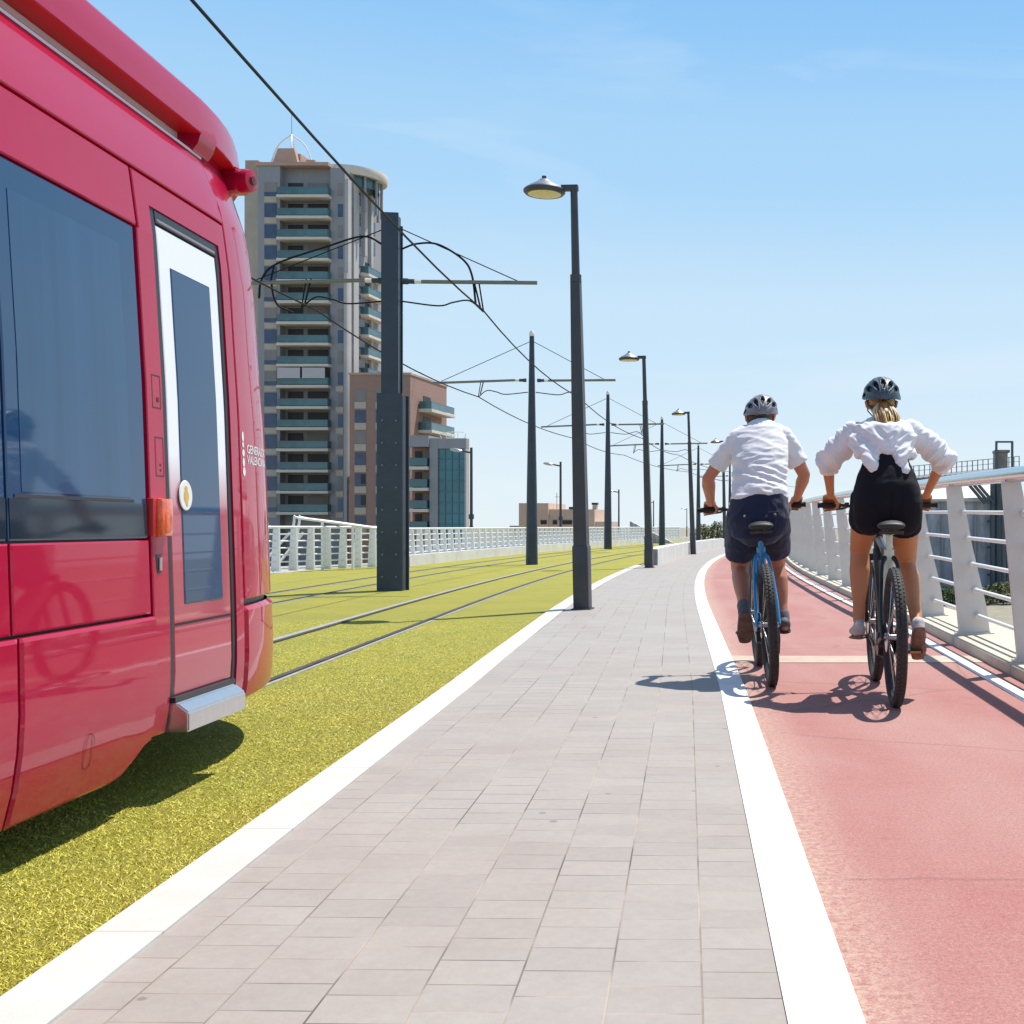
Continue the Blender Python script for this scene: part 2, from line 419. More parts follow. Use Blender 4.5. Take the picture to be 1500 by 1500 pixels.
# concrete expansion band across the cycle lane
bm = BM()
for a, b_, dz in ((.157, .8, 0), (.8, 1.4, .0), (1.4, 1.985, .01)):
    z0, z1 = 8.72, 9.17
    vs = [bm.verts.new((L(z)+o, z, .0062)) for o, z in ((a, z0+dz), (b_, z0+dz), (b_, z1+dz), (a, z1+dz))]; bm.faces.new(vs)
o = obj('expansion_band', bm, m_band); o['kind'] = 'structure'

# ------------------------------------------------------------------ short grass blades on the lawn close to the camera
def blades():
    pts = []
    n = 300000
    z = 2.2+(rng.random(n)**2.1)*10.5
    Lz = np.where(z < 7.32, -.816-.139*(z-7.32), -.816-.15*(z-7.32))
    off = np.interp(z, [k[0] for k in KO], [k[1] for k in KO])-.004-rng.random(n)*2.6
    x = Lz+off
    keep = (x > -.75*z-.15)
    # nothing beneath the vehicle further in than its shadow shows
    keep &= ~((z < 6.6) & (off < -2.9))
    x, z = x[keep], z[keep]; n = len(x)
    h = (.003+.007*rng.random(n))*np.clip(1.25-z/11, .25, 1); wd = (.0008+.0010*rng.random(n))*(1+z*.10)
    a = rng.random(n)*2*np.pi; ln = .004+.012*rng.random(n); la = rng.random(n)*2*np.pi
    co = np.zeros((n, 3, 3))
    co[:, 0, 0] = x-np.cos(a)*wd; co[:, 0, 1] = z-np.sin(a)*wd
    co[:, 1, 0] = x+np.cos(a)*wd; co[:, 1, 1] = z+np.sin(a)*wd
    co[:, 2, 0] = x+np.cos(la)*ln; co[:, 2, 1] = z+np.sin(la)*ln; co[:, 2, 2] = h
    me = bpy.data.meshes.new('grass')
    me.vertices.add(n*3); me.vertices.foreach_set('co', co.ravel())
    me.loops.add(n*3); me.loops.foreach_set('vertex_index', np.arange(n*3, dtype=np.int32))
    me.polygons.add(n); me.polygons.foreach_set('loop_start', np.arange(0, n*3, 3, dtype=np.int32)); me.polygons.foreach_set('loop_total', np.full(n, 3, dtype=np.int32))
    me.update()
    m, nt, b, new = uvmat('grass_blades')
    gi = new('ShaderNodeNewGeometry')
    c = ramp(nt, gi.outputs['Random Per Island'], 0, 1, (.52, .475, .055), (.84, .73, .16))
    c = mixc(nt, ramp(nt, gi.outputs['Random Per Island'], .90, .93), c, (.80, .70, .30))
    tcg = new('ShaderNodeTexCoord'); n_ = noise_n(nt, tcg.outputs['Object'], 1.4, 5, .7); c = mixc(nt, ramp(nt, n_, .36, .64, (0,)*3, (.55,)*3), c, (.46, .46, .045))
    n_ = noise_n(nt, tcg.outputs['Object'], 5, 5, .75); c = mixc(nt, ramp(nt, n_, .56, .76, (0,)*3, (.55,)*3), c, (.66, .52, .16))
    nt.links.new(c, b.inputs['Base Color']); b.inputs['Roughness'].default_value = .6; b.inputs['Specular IOR Level'].default_value = .2
    me.materials.append(m)
    o = link(bpy.data.objects.new('grass', me)); o['kind'] = 'stuff'
    tag(o, 'short yellow green grass growing between the tram track and the kerb', 'grass')
blades()

# ------------------------------------------------------------------ tram tracks
m_rail = mat('rail_steel', (.055, .045, .04), .6, .2, var=.35, vscale=4)
m_groove = mat('rail_bed', (.30, .29, .26), .9, var=.2, vscale=8)
for nm, offs, lab in (('near', (-2.89, -3.72), 'tram track nearest the walkway, two rails sunk in the grass'),
                      ('far', (-5.47, -6.3), 'far tram track behind the pole row, two rails sunk in the grass')):
    t = thing('tram_track', lab, 'track', (0, 0, 0), group='tram tracks in the lawn')
    for i, o_ in enumerate(offs):
        strip('rail', o_-.022, o_+.022, m_rail, -8, ZF, .014, .8, t, thick=.02)
        if nm == 'near' and i == 1: strip('rail_bed', o_-.11, o_-.03, m_groove, -8, ZF, .008, .8, t, thick=.01)
        else: strip('rail_bed', o_+.03, o_+.06, m_groove, -8, ZF, .006, .8, t, thick=.01)

# ------------------------------------------------------------------ right railing on its concrete edge
m_white = mat('railing_white', (.62, .59, .56), .45, var=.07, vscale=3, bump=.05, bscale=30)
m_bar = mat('bar_white', (.78, .77, .76), .35)
m_steel = mat('handrail_steel', (.62, .64, .66), .16, 1.0)
m_bolt = mat('bolt_steel', (.30, .28, .27), .5, .8)
ed = thing('concrete_edge', 'beige concrete edge beam carrying the white railing beside the cycle lane', 'edge beam')
for i in range(36):
    za = -4+i*2.0; zb = za+1.985
    o = strip('beam_block', lambda z: Rt(z), lambda z: Rt(z)+.66, m_beam, za, zb, .075, .5, ed, thick=.1)
rl = thing('railing', 'long white railing with leaning plate posts on the right edge of the bridge', 'railing', group='white bridge railings')
PH = 1.27
def hs_(z): return lerp([(0, .93), (6.5, .945), (7.85, .965), (10.4, 1.0), (14, 1.04), (22, 1.09), (31, 1.12), (99, 1.12)], z)
def edge_pt(z, off, h):   # off measured outwards from the beam edge
    return Vector((Rt(z)+off, z, h))
post_z = [2.02+2.06*i for i in range(34)]
bm = BM()
prism(bm, [(.10, .0), (.37, .0), (.335, .25), (.21, .77), (.12, PH), (-.01, PH), (.015, .95)], -.022, .022)
box(bm, .07, .40, -.055, .055, -.002, .012)
for bx_ in (.10, .36):
    for by in (-.04, .04): lathe(bm, [(.012, .012), (.012, .026)], 6, mtx=Matrix.Translation((bx_, by, 0)))
bmesh.ops.recalc_face_normals(bm, faces=bm.faces)
p0 = None
for z in post_z:
    if p0 is None:
        p0 = obj('post', bm, m_white, rl); o = p0
    else: o = inst(p0, rl)
    o.location = (Rt(z), z, .075); o.scale = (1, 1, hs_(z)); o.rotation_euler = (0, 0, math.atan(-(Rt(z+.3)-Rt(z-.3))/.6))
zs = [1.0+.5*i for i in range(int((post_z[-1]-1)/.5)+1)]
bm = BM(); tube(bm, [edge_pt(z, .045, .075+PH*hs_(z)+.045) for z in zs], .052, 14)
obj('handrail', bm, m_steel, rl, 60)
for k in range(5):
    h = .235+.222*k; off = lerp([(0, .235), (.25, .225), (.8, .15), (1.36, .06)], h-.075)
    bm = BM(); tube(bm, [edge_pt(z, off+.03, .075+(h-.075)*hs_(z)) for z in zs], .0165, 8)
    for z in post_z:
        for d in (-.03, .03):
            p = edge_pt(z+d, off+.03, .075+(h-.075)*hs_(z+d))
            lathe(bm, [(.026, -.006), (.026, .006)], 8, 'y', Matrix.Translation(p))
    obj('bar', bm, m_bar, rl, 60)

# ------------------------------------------------------------------ walls of the bridge, left railings
def wall_strip(name, label, a, b, z0, z1, h, m, group=None):
    t = thing(name, label, 'wall', group=group)
    seg = 2.45; z = z0
    while z < z1-.1:
        strip('wall_block', lambda q: L(q)+a, lambda q: L(q)+b, m, z, min(z+seg-.015, z1), h, .6, t, thick=h+.1); z += seg
    return t
wall_strip('parapet', 'low pale concrete wall between the walkway and the tram lawn', -1.52, -1.22, 30.7, 84, .42, m_par, 'low concrete walls on the bridge')
bm = BM(); box(bm, -.17, .17, -.10, .0, -.05, .40)
tag(obj('wall_end_block', bm, mat('dark_concrete', (.22, .22, .22), .9, var=.2), None, loc=(L(30.66)-1.37, 30.68, 0)), 'dark grey end face block of the low wall by the second lamp', 'block')
wall_strip('parapet', 'low pale concrete wall under the white railing across the lawn', -7.62, -7.32, 29.6, 84, .28, m_par, 'low concrete walls on the bridge')
bm = BM(); box(bm, -.45, .1, -.5, -.02, -.05, .25, .01)
tag(obj('stone_block', bm, conc_mat('brown_stone', (.26, .21, .16), (.36, .30, .24)), None, loc=(L(29.6)-7.36, 29.6, 0)), 'brown stone block ending the far low wall beside the tall dark pole', 'block')

def far_rail(name, label, pts, base, top, step, pw, nb, group='white bridge railings', lean=.10):
    """white railing along a polyline of (x, z)"""
    t = thing(name, label, 'railing', group=group)
    P = [Vector((a, b, 0)) for a, b in pts]; d = [0]
    for a, b in zip(P, P[1:]): d.append(d[-1]+(b-a).length)
    def at(s):
        for i in range(len(P)-1):
            if s <= d[i+1]+1e-6: return P[i].lerp(P[i+1], (s-d[i])/(d[i+1]-d[i])), (P[i+1]-P[i]).normalized()
        return P[-1], (P[-1]-P[-2]).normalized()
    n = int(d[-1]/step); src = None
    H = top-base
    for i in range(n+1):
        p, dr = at(min(d[-1], i*step))
        if src is None:
            bm = BM(); prism(bm, [(-pw*.5, 0), (pw*.5, 0), (pw*.34-lean*.3, H), (-pw*.30-lean*.3, H)], -.02, .02)
            src = obj('post', bm, m_bar, t); o = src
        else: o = inst(src, t)
        o.location = (p.x, p.y, base); o.rotation_euler = (0, 0, math.atan2(-dr.x, dr.y))
    for k in range(nb+1):
        h = base+.05+(H-.05)*k/nb
        bm = BM(); r = .030 if k == nb else .017
        pts3 = [P[j]+Vector((0, 0, h)) for j in range(len(P))]
        tube(bm, pts3, r, 6); obj('handrail' if k == nb else 'bar', bm, m_bar, t)
    return t
zz = [29.8+1.0*i for i in range(50)]
far_rail('railing', 'white railing standing on the low wall across the tram lawn', [(L(z)-7.5, z) for z in zz], .28, .94, .8, .19, 4)
far_rail('railing', 'white plate post railing flaring out left of the tall dark pole', [(-11.3, 28.9), (-11.75, 27.6), (-12.5, 25.6), (-13.6, 24.2), (-15.5, 23.4)], .03, .98, .48, .24, 6)
t = thing('ramp_handrail', 'sloping white handrail of a side ramp behind the flaring railing', 'handrail')
bm = BM()
for dy in (0, .25):
    tube(bm, spline([(-12.55, 26.6+dy, .02), (-12.45, 26.6+dy, 1.12), (-12.3, 26.7+dy, 1.17), (-11.0, 27.9+dy, .93)], 4), .028, 6)
obj('rail_tube', bm, m_bar, t, 60)
for x, h in ((-12.0, 1.10), (-11.5, 1.0), (-11.05, .92)):
    bm = BM(); tube(bm, [(x, 27.0+(x+12)*.9, -.02), (x, 27.0+(x+12)*.9, h)], .03, 6); obj('post', bm, m_bar, t)
bm = BM(); tube(bm, [(-12.95, 25.9, .02), (-12.5, 26.5, .86)], .03, 6); tube(bm, [(-12.6, 25.9, .02), (-12.2, 26.5, .86)], .03, 6)
obj('brace', bm, m_bar, t)

# ------------------------------------------------------------------ street lamps
m_lamp = mat('lamp_post_grey', (.055, .055, .065), .42, .3, var=.15, vscale=3)
m_lamptop = mat('lamp_dome_silver', (.50, .50, .48), .3, .85)
m_lens = mat('lamp_lens', (.62, .56, .38), .25, 0, var=.12, vscale=20)
def make_lamp(label):
    t = thing('street_lamp', label, 'street lamp', group='street lamps beside the walkway')
    bm = BM(); box(bm, -.092, .092, -.092, .092, 0, .76, .004); box(bm, -.115, .115, -.115, .115, 0, .02)
    obj('base_sleeve', bm, m_lamp, t, 30)
    bm = BM(); loft(bm, [(0, 0, .74), (0, 0, 2.5), (0, 0, 3.98)], [.112, .096, .078], n=4, round_caps=False, side=(1, 1, 0))
    loft(bm, [(0, 0, .755), (0, 0, .775)], [.125, .116], n=4, round_caps=False, side=(1, 1, 0))
    tube(bm, [(0, 0, 3.93), (0, 0, 4.02)], .068, 12); tube(bm, [(0, 0, 4.0), (0, 0, 5.06)], [.05, .043], 12); obj('post', bm, m_lamp, t, 35)
    bm = BM(); box(bm, -.15, .05, -.035, .035, 5.03, 5.10, .006); obj('arm', bm, m_lamp, t, 30)
    bm = BM(); T_ = Matrix.Translation((-.355, 0, 5.05))
    lathe(bm, [(.22, -.055), (.245, -.03), (.245, -.005), (.225, .012)], 28, mtx=T_); l = obj('luminaire', bm, m_lamp, t, 40)
    bm = BM(); lathe(bm, [(.225, .012), (.18, .045), (.12, .078), (.075, .105), (.055, .125), (.0, .13)], 28, mtx=T_); obj('dome', bm, m_lamptop, l, 50)
    bm = BM(); lathe(bm, [(.0, -.075), (.14, -.068), (.20, -.054)], 24, mtx=T_); obj('lens', bm, m_lens, l, 60)
    bm = BM(); lathe(bm, [(.028, .12), (.028, .165), (.0, .168)], 10, mtx=T_); obj('sensor_cap', bm, m_lamp, l, 40)
    return t
lamp = make_lamp('nearest tall grey street lamp on the paving beside the kerb')
lamp.location = (-3.25, 14.35, 0); lamp.rotation_euler = (0, R_(-1.2), 0)
for (x, z, lab, ln) in ((-4.9, 28.7, 'second street lamp, standing just before the end of the low wall', -1.5), (-5.72, 42.7, 'third street lamp along the walkway wall', -2.0), (-6.15, 57.2, 'street lamp showing just left of the man, its head by his sleeve', -1)):
    dup(lamp, lab, (x, z, 0), 0, R_(ln))
def make_lamp2(label):
    t = thing('street_lamp', label, 'street lamp', group='street lamps beyond the far railing')
    bm = BM(); tube(bm, [(0, 0, -.2), (0, 0, .9)], .08, 10); tube(bm, [(0, 0, .9), (0, 0, 3.9)], [.06, .05], 10); tube(bm, [(0, 0, 1.18), (0, 0, 1.36)], .10, 8)
    obj('post', bm, m_lamp, t, 40)
    bm = BM(); tube(bm, [(0, 0, 3.7), (-.38, 0, 3.78)], .035, 8); obj('arm', bm, m_lamp, t, 60)
    bm = BM(); ellipsoid(bm, (-.56, 0, 3.80), (.26, .15, .07), 16, 8, Matrix.Rotation(R_(8), 3, 'Y'))
    obj('luminaire', bm, m_lamptop, t, 60)
    return t
l2 = make_lamp2('street lamp in front of the teal glass building'); l2.location = (-14.55, 45.5, .1)
for x, z, lab, s in ((-13.6, 55.5, 'street lamp in front of the beige house', 1), (-15.9, 81, 'street lamp behind the third overhead line pole', .98), (-19.4, 116, 'far street lamp whose head shows left of the fourth overhead line pole', .95), (-23.0, 165, 'farthest small street lamp beyond the ribbed wall', .9)):
    o = dup(l2, lab, (x, z, .1 if z < 70 else -.4)); 

# ------------------------------------------------------------------ overhead line poles
m_pole = mat('pole_blue_grey', (.034, .048, .072), .42, .2, var=.18, vscale=2)
m_arm = mat('arm_metal', (.20, .21, .21), .4, .8); m_armw = mat('insulator_white', (.75, .74, .72), .4)
m_wire = mat('wire_dark', (.010, .012, .015), .7, 0, .2); m_gap = mat('seam_dark', (.02, .014, .016), .8)
HEAD = lambda z: math.atan(-(L(z+1)-L(z-1))/2)
def arms(t, zarm, lr, ll, ztop, hi=True):
    bm = BM(); tube(bm, [(.42, 0, zarm), (lr, 0, zarm+.03)], .033, 8); obj('cross_arm', bm, m_arm, t, 60)
    bm = BM(); tube(bm, [(-.42, 0, zarm), (-ll, 0, zarm-.10)], .033, 8); obj('cross_arm', bm, m_arm, t, 60)
    for s in (1, -1):
        bm = BM(); tube(bm, [(s*.14, 0, zarm), (s*.22, 0, zarm)], .05, 8); tube(bm, [(s*.22, 0, zarm), (s*.32, 0, zarm)], .04, 8)
        o = obj('insulator', bm, m_pole, t, 40)
        bm = BM(); tube(bm, [(s*.32, 0, zarm), (s*.42, 0, zarm)], .037, 8); obj('insulator_band', bm, m_armw, o, 40)
        e = (lr-.3) if s > 0 else (ll-.25)
        bm = BM(); tube(bm, [(s*.06, 0, ztop-.2), (s*e, 0, zarm+(.05 if s > 0 else -.05))], .009, 5); obj('stay_wire', bm, m_wire, t)
        bm = BM(); cx = 1.34
        tube(bm, spline([(s*.1, 0, zarm-.31), (s*.67, 0, zarm-.37), (s*.9, 0, zarm-.31), (s*1.15, 0, zarm-.28), (s*1.36, 0, zarm-.45)], 5), .013, 6); obj('steady_arm', bm, m_wire, t, 60)
        bm = BM(); tube(bm, [(s*1.22, 0, zarm), (s*1.31, 0, zarm-.38)], .014, 6); tube(bm, [(s*1.29, 0, zarm), (s*1.36, 0, zarm-.45)], .012, 6); obj('dropper', bm, m_wire, t)
p1 = thing('catenary_pole', 'nearest dark overhead line pole, broad and bolted at its base, standing on the lawn', 'pole', (-7.16, 18.6, 0), HEAD(18.6), 'overhead line poles on the lawn')
bm = BM()
box(bm, -.155, .10, -.12, -.09, 2.9, 5.86); box(bm, -.13, .115, .09, .12, 2.9, 5.70); box(bm, -.145, .09, -.088, .088, 2.9, 5.82)
obj('mast', bm, m_pole, p1)
bm = BM(); box(bm, -.215, .165, -.14, -.11, -.02, 3.06); box(bm, -.215, .205, .11, .14, -.02, 3.04); box(bm, -.19, .17, -.108, .108, -.02, 3.02)
sh = obj('base_sheath', bm, m_pole, p1)
for i in range(8):
    for x in (-.13, .075):
        bm = BM(); lathe(bm, [(.017, -.142), (.017, -.156), (.0, -.158)], 6, 'y', Matrix.Translation((x, 0, .22+i*.345))); obj('bolt', bm, mat('bolt_light', (.16, .19, .21), .4, .7), sh)
arms(p1, 4.82, 2.18, 2.3, 5.86)
for s, pp in ((1, [(.12, 0, 5.32), (.35, 0, 5.41), (.67, 0, 5.41), (1.04, 0, 5.19), (1.18, 0, 4.95), (1.24, 0, 4.5)]), (-1, [(-.14, 0, 5.37), (-.45, 0, 5.5), (-1.0, 0, 5.32), (-1.72, 0, 5.04), (-1.94, 0, 4.79), (-1.98, 0, 4.5)])):
    bm = BM(); tube(bm, spline(pp, 6), .017, 6); obj('feeder_cable', bm, m_wire, p1, 60)
bm = BM(); tube(bm, spline([(-1.76, 0, 5.02), (-1.80, 0, 4.75), (-1.72, 0, 4.42), (-1.5, .05, 4.3)], 6), .016, 6); obj('feeder_cable', bm, m_wire, p1, 60)
p2 = thing('catenary_pole', 'second overhead line pole, slim and tapering, right of the broad one', 'pole', (-8.37, 31.1, 0), HEAD(31.1), 'overhead line poles on the lawn')
bm = BM(); tube(bm, [(0, 0, 0), (0, 0, 2.0), (0, 0, 5.95)], [.155, .13, .06], 12); tube(bm, [(0, 0, 1.0), (0, 0, 1.03)], .15, 12); obj('mast', bm, m_pole, p2, 40)
bm = BM(); lathe(bm, [(.05, 5.93), (.07, 5.97), (.07, 6.02), (.03, 6.10), (0, 6.11)], 10); obj('finial', bm, m_armw, p2, 40)
arms(p2, 4.80, 2.15, 2.55, 6.0)
for x, z, h, lab in ((-9.45, 46, .12, 'third overhead line pole, left of the second street lamp'), (-9.05, 56.5, .1, 'fourth overhead line pole, rising behind the low wall by the second lamp'), (-9.6, 74, .05, 'fifth overhead line pole, behind the low wall left of the man'), (-9.3, 90, .0, 'farthest overhead line pole, seen by the arm of the man')):
    dup(p2, lab, (x, z, h), HEAD(z))
# contact wires
def wire(offset, label, sag):
    poles = [-8, 4.9, 18.6, 31.1, 46, 56.5, 74, 90, 106]
    pts = []
    for a, b in zip(poles, poles[1:]):
        for k in range(8):
            t_ = k/8; z = a+(b-a)*t_
            pts.append((L(z)+offset+(.0), z, 4.37-sag*4*t_*(1-t_)))
    bm = BM(); tube(bm, pts, .0135, 6)
    tag(obj('overhead_wire', bm, m_wire, None, 60), label, 'wire', 'overhead contact wires')
wire(-3.3, 'dark overhead contact wire running above the near tram track', .12)
wire(-5.9, 'thin overhead contact wire above the far tram track', .12)

# ------------------------------------------------------------------ buildings beyond the bridge
class Bld:
    """a building laid out on its own facade plane at depth Z; columns and rows measured on that plane"""
    def __init__(s, name, label, Z, cx, group=None, cat='building'):
        s.Z = Z; s.k = Z/F; s.o = Vector(((cx-CX)*s.k, Z, -6.5))
        s.t = thing(name, label, cat, s.o, group=group)
    def X(s, px): return (px-CX)*s.k-s.o.x
    def H(s, py): return 1+(HY-py)*s.k-s.o.z
    def b(s, name, m, x0, x1, y0, y1, d0, d1, parent=None, bm=None):
        own = bm is None
        if own: bm = BM()
        box(bm, s.X(x0), s.X(x1), d0, d1, s.H(y1), s.H(y0))
        if own: return obj(name, bm, m, parent or s.t)
    def bx(s, name, m, xa, xb, y0, y1, d0, d1, parent=None):   # metric x
        bm = BM(); box(bm, xa, xb, d0, d1, s.H(y1), s.H(y0)); return obj(name, bm, m, parent or s.t)
m_tgrey = mat('tower_grey', (.285, .285, .30), .85, var=.10, vscale=.25, stretch=(1, 1, .5)); m_tbeige = mat('tower_beige', (.48, .41, .33), .85, var=.10, vscale=.3)
m_tlight = mat('tower_light', (.42, .405, .395), .85, var=.08, vscale=.3); m_tpink = mat('tower_pink', (.46, .30, .23), .85, var=.1, vscale=.4)
m_slab = mat('slab_cream', (.62, .56, .47), .8, var=.06, vscale=.6); m_tglass = mat('balcony_glass', (.055, .145, .165), .08, var=.25, vscale=.35, spec=.6)
m_twin = mat('tower_window', (.03, .06, .125), .06, var=.5, vscale=.22, spec=.6); m_tshut = mat('tower_shutter', (.24, .22, .21), .8, var=.1, vscale=.5)
m_dark = mat('dark_opening', (.02, .021, .024), .5); m_awn = mat('awning_fabric', (.50, .47, .47), .9)
def brick_mat(name, c1, c2, mort, bw, bh):
    m, nt, b, new = uvmat(name)
    tcn = new('ShaderNodeTexCoord'); mpn = new('ShaderNodeMapping'); mpn.inputs['Rotation'].default_value = (R_(90), 0, 0); nt.links.new(tcn.outputs['Object'], mpn.inputs[0])
    br = new('ShaderNodeTexBrick'); nt.links.new(mpn.outputs[0], br.inputs['Vector']); br.inputs['Scale'].default_value = 1
    br.inputs['Brick Width'].default_value = bw; br.inputs['Row Height'].default_value = bh; br.inputs['Mortar Size'].default_value = .02
    br.inputs['Color1'].default_value = (*c1, 1); br.inputs['Color2'].default_value = (*c2, 1); br.inputs['Mortar'].default_value = (*mort, 1)
    c = mixc(nt, ramp(nt, noise_n(nt, tcn.outputs['Object'], .3, 5), .3, .7, (0,)*3, (.35,)*3), br.outputs['Color'], tuple(x*.75 for x in c1))
    nt.links.new(c, b.inputs['Base Color']); b.inputs['Roughness'].default_value = .9
    return m
m_brick = brick_mat('brick_wall', (.34, .20, .155), (.30, .175, .14), (.36, .26, .21), .5, .16)

tw = Bld('apartment_tower', 'tall grey apartment tower with stacked glass balconies and a round roof canopy', 177, 455)
tw.b('wall', m_tgrey, 378, 410, 243, 860, 0, 14); tw.b('wall', m_tgrey, 410, 484, 243, 860, 1.6, 14)
tw.b('wall', m_tgrey, 484, 505, 246, 860, 0, 14); tw.b('wall', m_tbeige, 338, 377.8, 250, 860, 4, 16)
tw.b('parapet', m_tpink, 374, 482, 238, 243, -.25, 12); tw.b('roof_block', m_tpink, 396, 431, 219, 238, 2, 8)
bm = BM(); prism(bm, [(tw.X(393), tw.H(238)), (tw.X(402), tw.H(214)), (tw.X(426), tw.H(214)), (tw.X(432), tw.H(238))], 1.0, 1.9); obj('roof_gable', bm, m_tpink, tw.t)
tw.b('roof_block', m_tpink, 338, 358, 222, 250, 4.2, 9); tw.b('roof_block', m_tpink, 439, 452, 228, 238, 2, 5); tw.b('roof_block', m_tbeige, 362, 378, 236, 250, 3, 8)
# roof crown of four bowed white struts with a mast
cxr = tw.X(404); zt = tw.H(181); zb = tw.H(232)
for dx, dy in ((-3.4, 0), (3.4, 0), (-.8, 3.2), (1.2, -2.6)):
    bm = BM(); tube(bm, spline([(cxr+dx, 5+dy, zb), (cxr+dx*.62, 5+dy*.62, zb+(zt-zb)*.66), (cxr, 5, zt)], 6), .10, 6); obj('roof_strut', bm, m_armw, tw.t, 60)
bm = BM(); tube(bm, [(cxr, 5, zt-.3), (cxr, 5, zt+3.2)], .04, 5); obj('mast', bm, m_arm, tw.t)
# round canopy
cc = Vector((tw.X(484), 7.0, tw.H(241)))
bm = BM(); lathe(bm, [(0, -.35), (4.2, -.5), (5.3, -.7), (5.5, -.1), (5.35, .6), (4.4, .85), (0, .75)], 40, mtx=Matrix.Translation(cc)); obj('canopy', bm, m_slab, tw.t, 40)
for a in (-70, -40, -12, 18, 50):
    bm = BM(); x = cc.x+4.5*math.cos(R_(a)); y = cc.y+4.5*math.sin(R_(a)); tube(bm, [(x, y, tw.H(300)), (x, y, cc.z-.4)], .2, 8); obj('canopy_column', bm, m_tgrey, tw.t, 60)
bm = BM(); r = [bm.verts.new((cc.x+4.2*math.cos(R_(a)), cc.y+4.2*math.sin(R_(a)), z)) for z in (tw.H(262), tw.H(247)) for a in range(-90, 61, 10)]
for i in range(15): bm.faces.new((r[i], r[i+1], r[17+i], r[16+i]))
obj('terrace_glass', bm, m_tglass, tw.t)
XR = tw.X(505)
tw.bx('pier', m_tlight, XR+.002, XR+.5, 262, 860, 0, 1.2); tw.bx('pier', m_tlight, XR+.002, XR+.35, 262, 860, 2.4, 4.2); tw.bx('pier', m_tlight, XR+.002, XR+.45, 262, 360, 6.2, 7.2)
tw.bx('pier', m_tlight, XR+.002, XR+.4, 262, 860, 8.8, 9.6); tw.b('pier', m_tlight, 505.2, 509.5, 400, 860, -.35, .0-.002)
def first(lst, make, parent, loc):
    if not lst: lst.append(make()); o = lst[0]
    else: o = inst(lst[0], parent)
    o.location = loc; return o
tmp = {}
def rep(key, b, m, x0, x1, hgt, d0, d1, py, parent=None, name=None, metric=False):
    """box of height hgt (m) whose lower edge sits at row py; copies share their mesh"""
    k = (key, b.t.name, x0, x1, hgt, d0)
    xa, xb = (x0, x1) if metric else (b.X(x0), b.X(x1))
    if k not in tmp:
        bm = BM(); box(bm, xa, xb, d0, d1, 0, hgt)
        tmp[k] = obj(name or key, bm, m, parent or b.t); o = tmp[k]
    else:
        o = inst(tmp[k], parent or b.t)
        o.data = tmp[k].data
        if m is not tmp[k].data.materials[0]:
            o.data = tmp[k].data.copy(); o.data.materials[0] = m
    o.location = (0, 0, b.H(py)); return o
def balcony(b, x0, x1, py, d0, d1, slab_h=.42, metric=False, glass_h=1.05, ext=.12, closed=None):
    xa, xb = (x0, x1) if metric else (b.X(x0), b.X(x1))
    k = ('balc', b.t.name, x0, x1)
    if k not in tmp:
        bm = BM(); box(bm, xa, xb, d0, d1, -slab_h, 0, .05); s = obj('balcony', bm, m_slab, b.t)
        bm = BM(); g = ext
        box(bm, xa+g, xb-g, d0+g, d0+g+.05, .1, glass_h); box(bm, xa+g, xa+g+.05, d0+g+.06, d1-.05, .1, glass_h); box(bm, xb-g-.05, xb-g, d0+g+.06, d1-.05, .1, glass_h)
        gl = obj('glass_railing', bm, m_tglass, s)
        bm = BM(); tube(bm, [(xa+g, d1-.1, glass_h+.04), (xa+g, d0+g, glass_h+.04), (xb-g, d0+g, glass_h+.04), (xb-g, d1-.1, glass_h+.04)], .04, 5); tr = obj('top_rail', bm, m_arm, s)
        tmp[k] = (s, gl, tr); o = s
    else:
        s, gl, tr = tmp[k]; o = inst(s, b.t); inst(gl, o); inst(tr, o)
    o.location = (0, 0, b.H(py)); return o
rr = random.Random(3)
for i in range(16):
    y = 288+30.8*i
    wide = i in (8, 11)
    m_ = m_twin if rr.random() > .35 else m_tshut
    rep('window', tw, m_, 387.5, 405.5, 2.0, -.06, .2, y-1, name='window'); rep('spandrel', tw, m_tbeige, 387.5, 405.5, .85, -.08, .2, y+8.5, name='spandrel')
    if m_ is m_tshut: rep('lower_pane', tw, m_twin, 387.5, 405.5, .55, -.10, -.065, y-1, name='lower_pane')
    o = balcony(tw, 410.5, 486, y, -1.3, 1.55)
    d = rep('balcony_door', tw, m_dark, 415, 437, 2.45, 1.5, 1.65, y, name='balcony_door'); rep('balcony_door', tw, m_dark if i % 3 else m_tshut, 444, 474, 2.45, 1.5, 1.65, y, name='balcony_door')
    if i == 9: rep('awning', tw, m_awn, 413, 446, 1.55, -1.45, -1.38, y-9.5, name='awning'); rep('awning', tw, m_awn, 449, 482, 1.55, -1.45, -1.38, y-9.5, name='awning')
    rep('narrow_window', tw, m_twin if i % 2 else m_tshut, 495, 502.5, 1.9, -.05, .2, y-1, name='window')
    if i > 8: rep('spandrel', tw, m_tbeige, 492, 503, .8, -.08, .2, y+8.5, name='spandrel')
    rep('side_window', tw, m_twin, XR-.2, XR+.06, 1.9, 1.3, 2.2, y-1, name='side_window', metric=True); rep('side_window', tw, m_twin, XR-.2, XR+.06, 1.9, 4.6, 5.6, y-1, name='side_window', metric=True)
    rep('back_window', tw, m_dark, 371, 374, 1.8, 3.9, 4.1, y, name='window')
    if i < 2 or True:
        if i > 2: balcony(tw, XR-.2, XR+1.3, y+8, 5.6, 12.6, metric=True); rep('side_door', tw, m_dark, XR-.2, XR+.05, 2.1, 7.4, 10.5, y+8, name='balcony_door', metric=True)
        else: rep('side_window', tw, m_twin, XR-.2, XR+.06, 2.0, 9.9, 11.2, y, name='side_window', metric=True)

